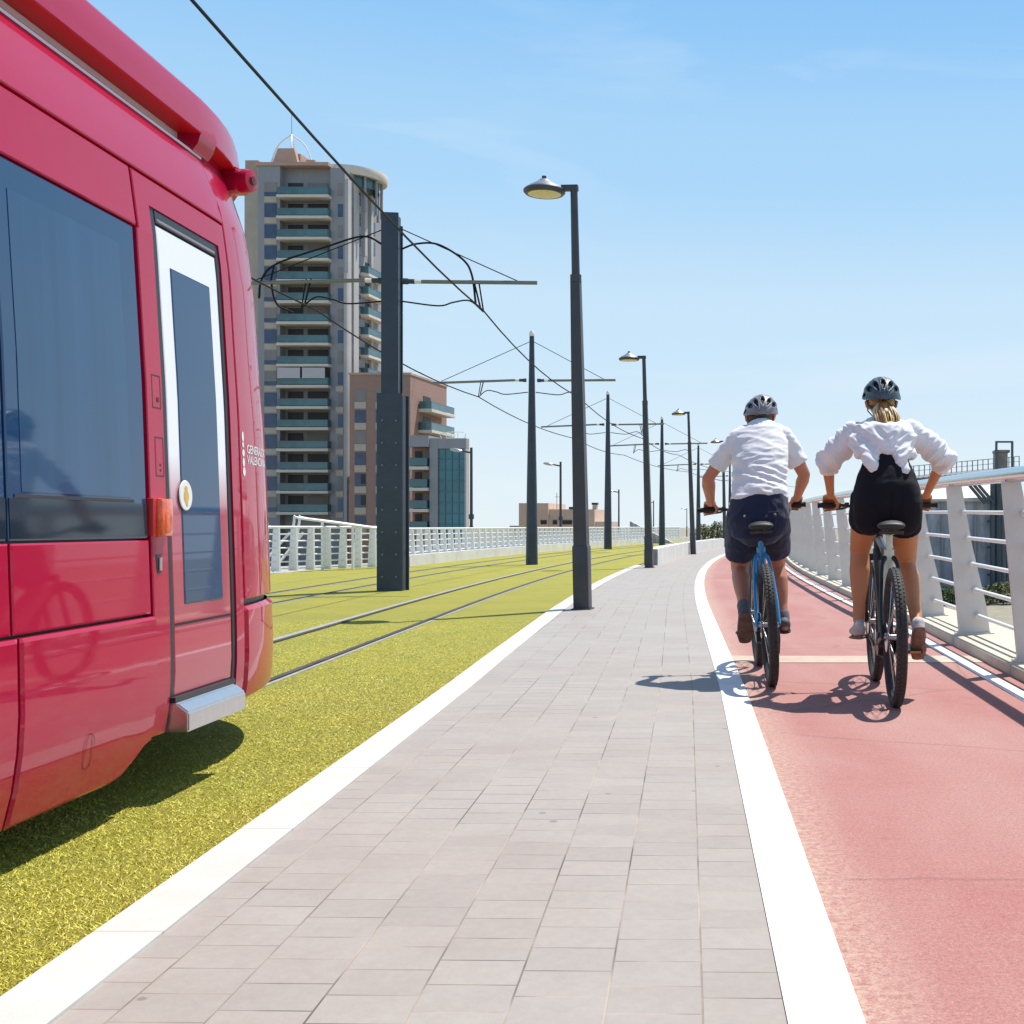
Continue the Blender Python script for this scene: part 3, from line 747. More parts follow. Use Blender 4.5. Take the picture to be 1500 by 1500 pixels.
br_ = Bld('brick_building', 'brick apartment block with small shuttered windows beside the tower', 168, 556)
br_.b('wall', m_brick, 512, 601, 549, 860, 0, 15); br_.b('parapet', m_tpink, 511, 602, 546, 549, -.15, 15.2)
XB = br_.X(601)
for i in range(7):
    y = 588+31*i
    for x0, x1 in ((520, 536), (551, 560)):
        rep('window', br_, (m_tshut, m_twin, m_tshut, m_twin, m_twin, m_twin, m_twin)[i], x0, x1, 1.75, -.06, .1, y, name='window'); rep('spandrel', br_, m_tbeige, x0-.5, x1+.5, .95, -.09, .1, y+10.5, name='spandrel')
    if i in (4, 5): rep('dark_pane', br_, m_dark, 529, 535.5, 1.4, -.1, -.065, y-3, name='open_pane')
for i in range(3):
    y = 596+31*i
    balcony(br_, XB+.02, XB+2.0, y, 3.0, 13.0, metric=True); rep('side_door', br_, m_dark, XB-.1, XB+.05, 2.1, 5, 8, y, name='balcony_door', metric=True)
bm = BM(); tube(bm, spline([(XB-2, 2, br_.H(546)), (XB-2, 2, br_.H(541)), (XB+.6, 2, br_.H(542)), (XB+.9, 2, br_.H(546))], 4), .05, 5); tube(bm, [(XB-4.5, 2, br_.H(543)), (XB-.5, 2, br_.H(543))], .05, 5); obj('roof_rail', bm, m_armw, br_.t)
gl_ = Bld('office_building', 'low grey building with a teal glass front right of the brick block', 156, 640)
gl_.b('wall', m_brick, 598, 629, 655, 860, 1.5, 5); gl_.b('cornice', m_tgrey, 597, 629, 638, 654.5, -.3, 5); gl_.b('pier', m_tgrey, 629.2, 641, 642, 860, 0, 5); gl_.b('wall', m_tgrey, 641.2, 683, 642, 657, 0, 1.2)
gl_.b('pier', m_tlight, 680.5, 683, 657.2, 860, 0, 1.2)
m_teal = mat('teal_glass', (.03, .17, .21), .06, spec=.6, var=.3, vscale=.12)
m_tealf = mat('teal_frame', (.05, .15, .18), .4)
fr = gl_.b('glass_front', m_teal, 641.3, 680.4, 657.3, 860, .35, 1.1)
bm = BM()
for y in range(672, 800, 16): box(bm, gl_.X(641.4), gl_.X(680.3), .27, .345, gl_.H(y)-.06, gl_.H(y)+.06)
for x in (651, 661, 671): box(bm, gl_.X(x)-.05, gl_.X(x)+.05, .25, .265, gl_.H(800), gl_.H(657.5))
obj('mullions', bm, m_tealf, fr)
for i in range(4):
    y = 683.5+31*i
    balcony(gl_, 598, 628.5, y, -.6, 1.45); rep('door', gl_, m_dark, 602, 612, 2.1, 1.4, 1.55, y, name='balcony_door'); rep('door', gl_, m_tshut, 615, 625, 2.1, 1.4, 1.55, y, name='balcony_door')
bm = BM(); tube(bm, spline([(gl_.X(643), 1, gl_.H(642)), (gl_.X(643), 1, gl_.H(634)), (gl_.X(676), 1, gl_.H(632)), (gl_.X(677), 1, gl_.H(642))], 3), .05, 5)
for x in (650, 658, 667): tube(bm, [(gl_.X(x), 1, gl_.H(642)), (gl_.X(x), 1, gl_.H(633))], .04, 5)
obj('roof_rail', bm, m_armw, gl_.t)

hs = Bld('beige_house', 'small beige flat roofed house with a chimney, far off between the poles', 200, 815)
m_house = mat('house_beige', (.62, .46, .36), .9, var=.08, vscale=.3)
hs.b('wall', m_house, 760, 803, 737, 860, 0, 12); hs.b('wall', m_house, 803.1, 870, 746, 860, .5, 12); hs.b('wall', m_house, 870.1, 886, 764, 860, 1, 12); hs.b('wall', m_tlight, 744, 759.9, 770, 860, 1, 10)
hs.b('chimney', m_house, 864, 870, 739, 746, 2, 3); hs.b('chimney_cap', m_dark, 863, 871, 736, 739, 1.9, 3.1); hs.b('roof_vent', m_dark, 827, 834, 742, 746, 3, 4)
for x0, x1 in ((792, 801), (809, 815), (823, 837)): hs.b('window', m_dark, x0, x1, 762, 768, .3 if x0 > 803 else -.08, .6 if x0 > 803 else .1)
bm = BM(); tube(bm, [(hs.X(807), 4, hs.H(746)), (hs.X(807), 4, hs.H(721))], .05, 5); tube(bm, [(hs.X(804), 4, hs.H(727)), (hs.X(811), 4, hs.H(727))], .04, 4); obj('aerial', bm, m_arm, hs.t)

# ribbed wall sloping down beyond the lawn
rw = thing('ribbed_wall', 'grey ribbed wall sloping down beyond the far low wall', 'wall', (0, 0, 0))
bm = BM(); prism(bm, [(-13.1, -.3), (-13.1, 1.32), (-10.6, .05), (-7.5, -.2), (-7.5, -.3)], 70, 70.3); obj('slab', bm, m_par, rw)
for i in range(14):
    x = -13.0+i*.27; h = 1.32+(x+13.1)*(-1.27/2.5)
    bm = BM(); box(bm, x-.05, x+.05, 69.88, 69.995, -.3, max(h, -.1)); obj('rib', bm, m_tgrey, rw)

# works building with a conveyor gantry below the bridge on the right
m_corr = mat('corrugated_grey', (.36, .38, .42), .7, var=.45, vscale=1.1, stretch=(1, 1, .25)); m_roofw = mat('roof_offwhite', (.60, .56, .50), .8, var=.08, vscale=.5)
m_gantry = mat('gantry_dark', (.09, .11, .13), .6, .3)
wk = Bld('works_building', 'stained grey industrial shed with a pale roof behind the right railing', 120, 1410)
wk.b('wall', m_corr, 1318, 1492, 731, 885, 0, 26)
bm = BM(); xa, xb = wk.X(1316), wk.X(1493)
prism(bm, [(-.4, wk.H(731)), (13, wk.H(700)), (26.4, wk.H(731)), (26.4, wk.H(731)-.25), (-.4, wk.H(731)-.25)], xa, xb, 'x'); obj('roof', bm, m_roofw, wk.t)
for x in (1332, 1356, 1380, 1404, 1428, 1452, 1476):
    wk.b('pilaster', m_tgrey, x-1.4, x+1.4, 733.5, 880, -.35, -.002)
for y in (762, 800, 840): wk.b('ledge', m_gantry, 1445, 1492, y, y+3, -.6, -.36)
bm = BM()
for dx in (0, 7, 14): tube(bm, [(wk.X(1414+dx), -1.0, wk.H(706)), (wk.X(1440+dx), -1.6, wk.H(738))], .16, 8)
obj('roof_pipe', bm, m_gantry, wk.t, 60)
bm = BM()
for x in (1453, 1461, 1484): tube(bm, [(wk.X(x), -.9, 0), (wk.X(x), -.9, wk.H(704))], .28, 10)
obj('standpipe', bm, m_gantry, wk.t, 60)
gn = Bld('conveyor_gantry', 'dark conveyor gantry with a railing above the shed roof', 118, 1400, cat='gantry')
A = Vector((gn.X(1322), 0, gn.H(703))); B = Vector((gn.X(1500), 4, gn.H(684)))
bm = BM(); loft(bm, [A, B], [(.75, .32), (.75, .32)], side=(0, 1, 0), n=4, round_caps=False); obj('beam', bm, m_gantry, gn.t)
bm = BM(); tube(bm, [A+Vector((0, -.6, 1.25)), B+Vector((0, -.6, 1.25))], .045, 5); tube(bm, [A+Vector((0, -.6, .75)), B+Vector((0, -.6, .75))], .03, 5); obj('handrail', bm, m_gantry, gn.t)
for i in range(23):
    p = A.lerp(B, i/22)+Vector((0, -.6, 0)); bm = BM(); tube(bm, [p+Vector((0, 0, .2)), p+Vector((0, 0, 1.25))], .05, 5); obj('post', bm, m_gantry, gn.t)
bm = BM(); box(bm, gn.X(1456), gn.X(1474), -1.2, .8, gn.H(688), gn.H(664), .08); box(bm, gn.X(1455), gn.X(1477), -1.3, .9, gn.H(664), gn.H(660), .05); obj('machine_house', bm, mat('machine_grey', (.22, .20, .18), .7, var=.3, vscale=1), gn.t)
bm = BM()
for x in (1457, 1480): box(bm, gn.X(x)-.11, gn.X(x)+.11, -1.5, -1.28, gn.H(688), gn.H(650))
box(bm, gn.X(1455.5), gn.X(1481.5), -1.5, -1.28, gn.H(650), gn.H(647.5)); obj('hoist_frame', bm, m_gantry, gn.t)
bm = BM()
for x in (1330, 1400, 1470): tube(bm, [(gn.X(x), 0, 0), (gn.X(x), 0, gn.H(698))], .22, 8)
obj('trestle_leg', bm, m_gantry, gn.t, 60)

# ------------------------------------------------------------------ shrubs
m_leafA = mat('leaf_olive', (.11, .12, .03), .6, var=.45, vscale=3); m_leafB = mat('leaf_green', (.05, .085, .022), .6, var=.5, vscale=3); m_stem = mat('stem_brown', (.10, .07, .05), .8)
def shrub(name, label, loc, w_, h, n, size, m, group, seed):
    q = random.Random(seed); t = thing(name, label, 'shrub', loc, group=group); bm = BM()
    for _ in range(n):
        a = q.random()*6.28; r = w_*.5*math.sqrt(q.random()); z = h*(.12+.88*q.random()**.8)
        k = 1-.55*(z/h)**2; lump = 1+.35*math.sin(3*a+seed)+.2*math.sin(7*a)
        c = Vector((math.cos(a)*r*k*lump, math.sin(a)*r*k*lump, z*(.85+.25*math.sin(5*a+seed*2)*.5+.1)))
        u = Vector((q.gauss(0, 1), q.gauss(0, 1), q.gauss(0, 1))).normalized()*size*(.6+.8*q.random()); v = u.orthogonal().normalized()*u.length*.45
        bm.faces.new([bm.verts.new(p) for p in (c-u, c+v, c+u, c-v)])
    obj('foliage', bm, m, t)
    bm = BM()
    for k in range(7):
        a = k*.9; tube(bm, [(0, 0, 0), (math.cos(a)*w_*.18, math.sin(a)*w_*.18, h*.45), (math.cos(a)*w_*.32, math.sin(a)*w_*.32, h*.8)], [.02, .014, .006], 5)
    obj('stem', bm, m_stem, t); return t
for i, (x, z, h, lab) in enumerate(((-9.8, 78, 1.05, 'olive shrub behind the low wall left of the thin far pole'), (-8.9, 78, 1.25, 'taller olive shrub behind the low wall left of the man'), (-8.1, 79, 1.0, 'olive shrub behind the low wall nearest to the man'))):
    shrub('shrub', lab, (x, z, 0), 1.5, h, 900, .07, (m_leafA, m_leafB, m_leafA)[i], 'shrubs behind the low wall', i+1)
for i, x in enumerate((8.6, 10.4, 12.6, 14.4, 15.6)):
    shrub('shrub', ('dark green bush at the foot of the grey shed, leftmost of the row', 'dark bush at the foot of the shed, second from the left', 'bush at the foot of the shed in the middle of the row', 'bush at the foot of the shed by the dark pipes', 'rightmost bush at the foot of the grey shed')[i], (x, 113+i*.6, -6.5), 2.6, 1.7+.3*(i % 2), 1100, .16, (m_leafB, m_leafA)[i % 2], 'bushes at the foot of the shed', i+9)

# ------------------------------------------------------------------ the tram
m_red = mat('tram_red', (.41, .004, .040), .35, coat=.68, coat_rough=.03, spec=.05)
def road_dirt(m):
    nt = m.node_tree; b = nt.nodes['Principled BSDF']; n = nt.nodes.new; tcx = n('ShaderNodeTexCoord'); v = tcx.outputs['Object']
    sz = n('ShaderNodeSeparateXYZ'); nt.links.new(v, sz.inputs[0]); low = ramp(nt, sz.outputs[2], .12, .75, (1,)*3, (.12,)*3)
    mpx = n('ShaderNodeMapping'); mpx.inputs['Scale'].default_value = (1, 1.2, 4); nt.links.new(v, mpx.inputs[0])
    d = mixc(nt, 1, low, ramp(nt, noise_n(nt, mpx.outputs[0], 3.5, 8, .75), .46, .80, (0,)*3, (.34,)*3), 'MULTIPLY')
    nt.links.new(mixc(nt, d, tuple(b.inputs['Base Color'].default_value), (.30, .17, .12)), b.inputs['Base Color'])
    nt.links.new(mixc(nt, d, (.03,)*3, (.55,)*3), b.inputs['Coat Roughness'])
road_dirt(m_red)
m_redtop = m_red
m_tgl = mat('tram_glass', (.016, .055, .130), .03, spec=.55)
m_tgl2 = mat('tram_glass_inner', (.028, .076, .158), .04, spec=.42, var=.16, vscale=1.6, stretch=(1, 3, .12))
m_seal = mat('tram_seal', (.025, .024, .028), .45)
m_recess = mat('tram_recess', (.62, .59, .62), .5)
m_soffit = mat('tram_soffit', (.62, .004, .006), .5)
m_alu = mat('step_aluminium', (.62, .62, .63), .28, .9, var=.06, vscale=30)
m_whitefilm, nt_, b_, new_ = uvmat('door_film')
tcd = new_('ShaderNodeTexCoord'); sp_ = new_('ShaderNodeSeparateXYZ'); nt_.links.new(tcd.outputs['Object'], sp_.inputs[0])
mr_ = new_('ShaderNodeMapRange'); mr_.inputs['From Min'].default_value = 1.04; mr_.inputs['From Max'].default_value = 1.27; nt_.links.new(sp_.outputs[2], mr_.inputs['Value'])
nt_.links.new(mixc(nt_, mr_.outputs[0], (.41, .004, .040), (.84, .83, .86)), b_.inputs['Base Color']); b_.inputs['Roughness'].default_value = .3; b_.inputs['Coat Weight'].default_value = 1; b_.inputs['Coat Roughness'].default_value = .03

U0 = 5.27; NL = 1.93
INS = [(.1, .06), (.2, .03), (.32, .008), (.46, 0), (.69, .004), (.95, .012), (1.5, .03), (2.06, .062), (2.28, .09), (2.36, .108), (2.585, .20), (2.9, .30)]
def wz(z): return 1.15-lerp(INS, z)
def lz(z): return lerp([(.1, 1.60), (.3, 1.66), (.55, 1.63), (1.2, 1.60), (1.45, 1.57), (1.75, 1.50), (2.06, 1.48), (2.3, 1.48), (2.6, 1.60), (2.9, 1.7)], z)
def S0(s, z, ins=None):
    W = wz(z) if ins is None else 1.15-ins
    l = lz(z) if ins is None else max(.2, 1.70-ins*.9)
    if s <= U0: return Vector((W, s, z))
    if s >= U0+2*NL: return Vector((-W, U0-(s-U0-2*NL), z))
    a = (s-U0)/NL*math.pi/2
    c = math.cos(a); sg = 1 if c >= 0 else -1
    return Vector((W*sg*abs(c)**.86, U0+l*math.sin(a), z))
def SN(s, z):
    e = .004; a = S0(s+e, z)-S0(s-e, z); b = S0(s, z+e)-S0(s, z-e)
    n = a.cross(b).normalized()
    return n
def patch(name, s0, s1, z0, z1, m, off=0., thick=.02, ds=.12, dz=.09, bev='lrtb', zlow=None, zhigh=None, parent=None, smooth=14, bw=.005, bd=.003):
    e = bw
    ns = max(2, int((s1-s0)/ds)); S_ = [s0+(s1-s0)*i/ns for i in range(ns+1)]
    if 'l' in bev: S_.insert(1, s0+e)
    if 'r' in bev: S_.insert(-1, s1-e)
    n_z = max(2, int((z1-z0)/dz)); Z_ = [i/n_z for i in range(n_z+1)]; h = max(.02, z1-z0)
    if 'b' in bev: Z_.insert(1, e/h)
    if 't' in bev: Z_.insert(-1, 1-e/h)
    bm = BM(); G = []
    for i, s in enumerate(S_):
        col = []
        a = zlow(s) if zlow else z0; b = zhigh(s) if zhigh else z1
        for j, f in enumerate(Z_):
            z = a+(b-a)*f; n = SN(s, z)
            d = off
            if (i == 0 and 'l' in bev) or (i == len(S_)-1 and 'r' in bev) or (j == 0 and 'b' in bev) or (j == len(Z_)-1 and 't' in bev): d -= bd
            col.append((bm.verts.new(S0(s, z)+n*d), S0(s, z)+n*(off-thick)))
        G.append(col)
    I, J = len(S_), len(Z_)
    for i in range(I-1):
        for j in range(J-1): bm.faces.new((G[i][j][0], G[i+1][j][0], G[i+1][j+1][0], G[i][j+1][0]))
    ring = [(i, 0) for i in range(I)]+[(I-1, j) for j in range(1, J)]+[(i, J-1) for i in range(I-2, -1, -1)]+[(0, j) for j in range(J-2, 0, -1)]
    inner = [bm.verts.new(G[i][j][1]) for i, j in ring]
    for k in range(len(ring)):
        a, b = ring[k], ring[(k+1) % len(ring)]
        bm.faces.new((G[a[0]][a[1]][0], inner[k], inner[(k+1) % len(ring)], G[b[0]][b[1]][0]))
    return obj(name, bm, m, parent or tram, smooth)

tram = thing('tram', 'glossy red and magenta tram with dark windows and a white edged front door', 'tram', (-3.05*.9915, -3.05*.13, 0), math.atan2(.13, .9915))
SE = U0+2*NL; SL = SE+U0+6      # left side runs on to the rear
# dark inner shell and roof fill
bm = BM()
cols = [-6+.6*i for i in range(19)]+[U0+NL*i/12 for i in range(25)]+[SE+.6*i for i in range(1, 19)]
zs_ = [.24, .5, 1, 1.5, 2.06, 2.3, 2.57]
G = [[bm.verts.new(S0(s, z)-SN(s, z)*.03) for z in zs_] for s in cols]
for A_, B_ in zip(G, G[1:]):
    for j in range(len(zs_)-1): bm.faces.new((A_[j], B_[j], B_[j+1], A_[j+1]))
bm.faces.new([g[0] for g in G]); bm.faces.new([g[-1] for g in G][::-1]); bm.faces.new(G[0]+G[-1][::-1])
obj('inner_shell', bm, m_seal, tram)
bounds = [-6, -4.2, -2.4, -.6, 1.9, 3.632, 4.50]
def zl(s):
    if s < 4.27: return .15
    t = min(1, (s-4.27)/.22); return .15+.098*(t*t*(3-2*t))
for i, (a, b) in enumerate(zip(bounds, bounds[1:])):
    a += .006; b -= .006
    patch('lower_panel', a, b, .15, .683, m_red, .020, .04, zlow=zl if b > 4.4 else None, ds=.06 if b > 4.4 else .2, bw=.012, bd=.006)
    patch('side_panel', a, b, .693, .951, m_red, 0, bw=.006)
    w_ = patch('window', a, b, .959, 2.056, m_tgl, -.004, bw=.006)
    patch('window_divider', a+.03, b-.03 if b < 4.4 else b-.10, 1.082, 1.092, m_seal, -.0015, .004, bev='', parent=w_)
    patch('inner_pane', a+.07, b-.12, 1.10, 1.97, m_tgl2, -.0022, .004, bev='', parent=w_)
    patch('lower_pane', a+.004, b-.004, .964, 1.080, mat('tram_glass_low', (.020, .030, .045), .06, spec=.35), -.0022, .004, bev='', parent=w_)
    patch('header_panel', a, b+(.02 if b > 4.4 else 0), 2.064, 2.272, m_red, 0)
# door bay
def zb2(s): return .246+.0*(s-4.5)
patch('pillar_panel', 4.514, 4.640, .248, 2.058, m_red, 0, bev='lb'); patch('pillar_panel', 4.530, 4.640, 2.058, 2.272, m_red, 0, bev='lt')
patch('door_header', 4.640, 5.275, 2.168, 2.272, m_red, 0, bev='t'); patch('pillar_panel', 5.275, 5.345, .255, 2.272, m_red, 0, bev='rtb', ds=.03)
d = patch('door', 4.695, 5.238, .372, 2.112, m_whitefilm, -.008, .03)
patch('door_seal', 4.640, 4.690, .255, 2.168, m_seal, -.006, .02, bev='lr', parent=d); patch('door_seal', 5.243, 5.275, .33, 2.168, m_seal, -.006, .02, bev='lr', parent=d, ds=.02)
patch('door_seal', 4.690, 5.243, 2.118, 2.168, m_seal, -.004, .02, bev='tb', parent=d)
patch('door_seal', 4.700, 5.232, 2.122, 2.134, mat('seal_light', (.22, .22, .25), .4), .000, .006, parent=d)
patch('door_glass', 4.788, 5.152, .707, 1.972, m_tgl, -.0045, .006, parent=d); patch('seam', 4.70, 5.233, .632, .641, m_gap, -.0068, .003, bev='', parent=d)
bm = BM(); zc_, sc_ = 1.117, 4.815; k = []
for rr_, dd in ((.058, -.002), (.055, .0005)):
    k.append([bm.verts.new(S0(sc_+rr_*math.cos(a*math.pi/12), zc_+rr_*math.sin(a*math.pi/12))+Vector((dd, 0, 0))) for a in range(24)])
for i in range(24): bm.faces.new((k[0][i], k[0][(i+1) % 24], k[1][(i+1) % 24], k[1][i]))
bm.faces.new(k[1]); st = obj('sticker', bm, m_armw, d)
bm = BM()
for (cy, cz, ry_, rz_) in ((0, -.004, .022, .026), (0, .026, .014, .010), (.004, -.034, .010, .008)):
    bm.faces.new([bm.verts.new(S0(sc_+cy+ry_*math.cos(a*math.pi/9), zc_+cz+rz_*math.sin(a*math.pi/9))+Vector((.0015+cz*.005, 0, 0))) for a in range(18)])
obj('sticker_mark', bm, mat('sticker_gold', (.62, .42, .06), .5), st)
# step
bm = BM(); prism(bm, [(1.06, .246), (1.205, .246), (1.205, .318), (1.165, .352), (1.06, .352)], 4.655, 5.215)
bmesh.ops.bevel(bm, geom=list(bm.edges), offset=.006, segments=2, affect='EDGES'); obj('door_step', bm, m_alu, tram, 30)
bm = BM(); box(bm, 1.10, 1.158, 4.66, 5.23, .3525, .372); obj('step_sill', bm, m_seal, tram)
# fairing, recess, cowl
patch('fairing', -6, 1.894, 2.285, 2.585, m_red, 0, ds=.3); patch('fairing', 1.9, 5.44, 2.285, 2.585, m_red, 0, bev='rtb', ds=.12)
bm = BM(); box(bm, .70, .905, -6, 5.46, 2.575, 2.6385); obj('roof_recess', bm, m_recess, tram)
bm = BM(); box(bm, .906, .96, -6, 5.40, 2.560, 2.572); obj('roof_gutter', bm, m_recess, tram)
bm = BM(); cs = [-6+.4*i for i in range(28)]+[U0+NL*i/16 for i in range(33)]+[SE+.4*i for i in range(1, 28)]
prof = [(.25, 2.640), (.153, 2.640), (.150, 2.644), (.153, 2.70), (.158, 2.75), (.168, 2.795), (.182, 2.812), (.33, 2.84), (.6, 2.86)]
G = [[bm.verts.new(S0(s, z, i_)) for i_, z in prof] for s in cs]
for A_, B_ in zip(G, G[1:]):
    for j in range(len(prof)-1): bm.faces.new((A_[j], B_[j], B_[j+1], A_[j+1])).material_index = 1 if j == 0 else 0
bm.faces.new([g[-1] for g in G][::-1]); bm.faces.new(G[0]+G[-1][::-1]); obj('roof_cowl', bm, [m_red, m_soffit], tram, 25)
bm = BM(); prism(bm, [(.80, 2.58), (.965, 2.57), (.985, 2.60), (1.0, 2.65), (.985, 2.72), (.80, 2.66)], 5.30, 5.46); obj('cowl_bracket', bm, m_red, tram, 30)
# marker lamp pod on the front roof corner
bm = BM(); T_ = Matrix.Translation((.960, 5.86, 2.600)) @ Matrix.Rotation(R_(-12), 4, 'Z') @ Matrix.Scale(.74, 4)
lathe(bm, [(.072, -.13), (.075, -.02), (.075, .03), (.066, .062), (.0, .075)], 24, 'x', T_); box(bm, -.11, .0, -.07, .07, -.075, .075, .01, T_); pod = obj('marker_lamp', bm, m_red, tram, 40)
bm = BM(); lathe(bm, [(.032, .068), (.028, .082), (0, .085)], 16, 'x', T_); obj('lens', bm, mat('lamp_brown', (.12, .03, .02), .15), pod, 50)
# nose
patch('nose_panel', 5.355, SE-.08, .690, 2.60, m_red, 0, ds=.06, dz=.06)
def zlow_n(s): return .252
patch('bumper', 5.355, SE-.08, .252, .662, m_red, .004, ds=.06, dz=.04, bw=.02, bd=.02)
wsg = patch('windscreen', U0+NL*.42, SE-NL*.42, 1.0, 2.35, m_tgl, .006, .01, ds=.08)
patch('nose_cap', 5.46, SE-.19, 2.607, 2.66, m_red, -.004, ds=.06, bev='')
# lettering and emblem on the nose
cu = bpy.data.curves.new('lettering', 'FONT'); cu.body = 'GENERALITAT\nVALENCIANA'; cu.size = .0525; cu.space_line = .88; cu.space_character = 1.0; cu.offset = .0006
to = bpy.data.objects.new('tmp', cu); C.objects.link(to); dg = bpy.context.evaluated_depsgraph_get(); dg.update()
me = bpy.data.meshes.new_from_object(to.evaluated_get(dg)); bpy.data.objects.remove(to)
bm = BM(); bm.from_mesh(me); bmesh.ops.subdivide_edges(bm, edges=[e for e in bm.edges if e.calc_length() > .03], cuts=2)
for v in bm.verts:
    s, z = 5.425+v.co.x*1.0, 1.318+v.co.y
    v.co = S0(s, z)+SN(s, z)*.0015
obj('lettering', bm, m_armw, tram)
bm = BM()
for (s, z, a, b_) in ((5.385, 1.385, .011, .022), (5.384, 1.35, .009, .012), (5.386, 1.315, .013, .016), (5.385, 1.275, .012, .020), (5.387, 1.235, .014, .020)):
    bm.faces.new([bm.verts.new(S0(s+a*math.cos(q*math.pi/8), z+b_*math.sin(q*math.pi/8))+SN(s, z)*.0015) for q in range(16)])
obj('emblem', bm, m_armw, tram)
# orange marker light, handle, access flaps
bm = BM(); box(bm, 1.13, 1.168, 4.530, 4.628, .962, 1.102, .018); ml = obj('side_marker', bm, mat('marker_orange', (.75, .10, .012), .15, coat=1, var=.3, vscale=30), tram, 35)
bm = BM(); box(bm, 1.12, 1.150, 4.500, 4.53, .965, 1.10, .008); obj('marker_back', bm, mat('marker_red', (.45, .015, .02), .3), ml, 35)
bm = BM(); box(bm, 1.125, 1.1425, 4.54, 4.588, .828, .900, .006); h_ = obj('door_switch', bm, m_seal, tram, 35)
bm = BM(); box(bm, 1.1428, 1.150, 4.556, 4.572, .842, .888, .002); obj('switch_key', bm, m_alu, h_)
def flap(s0, s1, z0, z1, dots):
    bm = BM()
    for (a, b, c, d_) in ((s0, s1, z1-.004, z1), (s0, s1, z0, z0+.004), (s0, s0+.0035, z0+.004, z1-.004), (s1-.0035, s1, z0+.004, z1-.004)):
        bm.faces.new([bm.verts.new(S0(s, z)+Vector((.0012, 0, 0))) for s, z in ((a, c), (b, c), (b, d_), (a, d_))])
    for s, z, r in dots: bm.faces.new([bm.verts.new(S0(s+r*math.cos(q), z+r*math.sin(q))+Vector((.0014, 0, 0))) for q in [i*.7854 for i in range(8)]])
    obj('access_flap', bm, mat('seam_red', (.10, .004, .01), .5), tram)
flap(4.557, 4.625, 1.425, 1.545, [(4.600, 1.457, .010)]); flap(4.566, 4.632, 1.18, 1.322, [(4.604, 1.222, .005), (4.604, 1.203, .005)])
bm = BM()
pts_ = [(4.03+.026*math.cos(a), .285+.040+.026*math.sin(a)) for a in [math.pi*i/8 for i in range(9)]]+[(4.03-.026*math.cos(a), .285-.02-.026*math.sin(a)) for a in [math.pi*i/8 for i in range(9)]]
vo = [bm.verts.new(S0(s, z)+SN(s, z)*.0213) for s, z in pts_]; vi = [bm.verts.new(S0(4.03+(s-4.03)*.88, .295+(z-.295)*.955)+SN(s, z)*.0213) for s, z in pts_]
for i in range(len(vo)): bm.faces.new((vo[i], vo[(i+1) % len(vo)], vi[(i+1) % len(vo)], vi[i]))
obj('access_flap', bm, MATS['seam_red'], tram)
# left side, underframe and bogie
patch('lower_panel', SE+.08, SL, .15, .95, m_red, 0, ds=.5); patch('window', SE+.9, SL, .96, 2.056, m_tgl, -.004, ds=.5); patch('side_panel', SE+.08, SE+.89, .96, 2.27, m_red, 0, ds=.3); patch('header_panel', SE+.9, SL, 2.064, 2.585, m_red, 0, ds=.5)
bm = BM(); box(bm, -.95, .95, -6, 4.35, .17, .27); box(bm, -.8, .8, 4.35, 5.9, .20, .27); obj('underframe', bm, m_seal, tram)
for u in (1.0, 2.5, -3.5, -5):
    for x in (-.45, .40):
        bm = BM(); lathe(bm, [(.0, -.03), (.22, -.03), (.25, -.025), (.25, .03), (.0, .03)], 24, 'x', Matrix.Translation((x, u, .262))); obj('wheel', bm, MATS['rail_steel'], tram, 40)

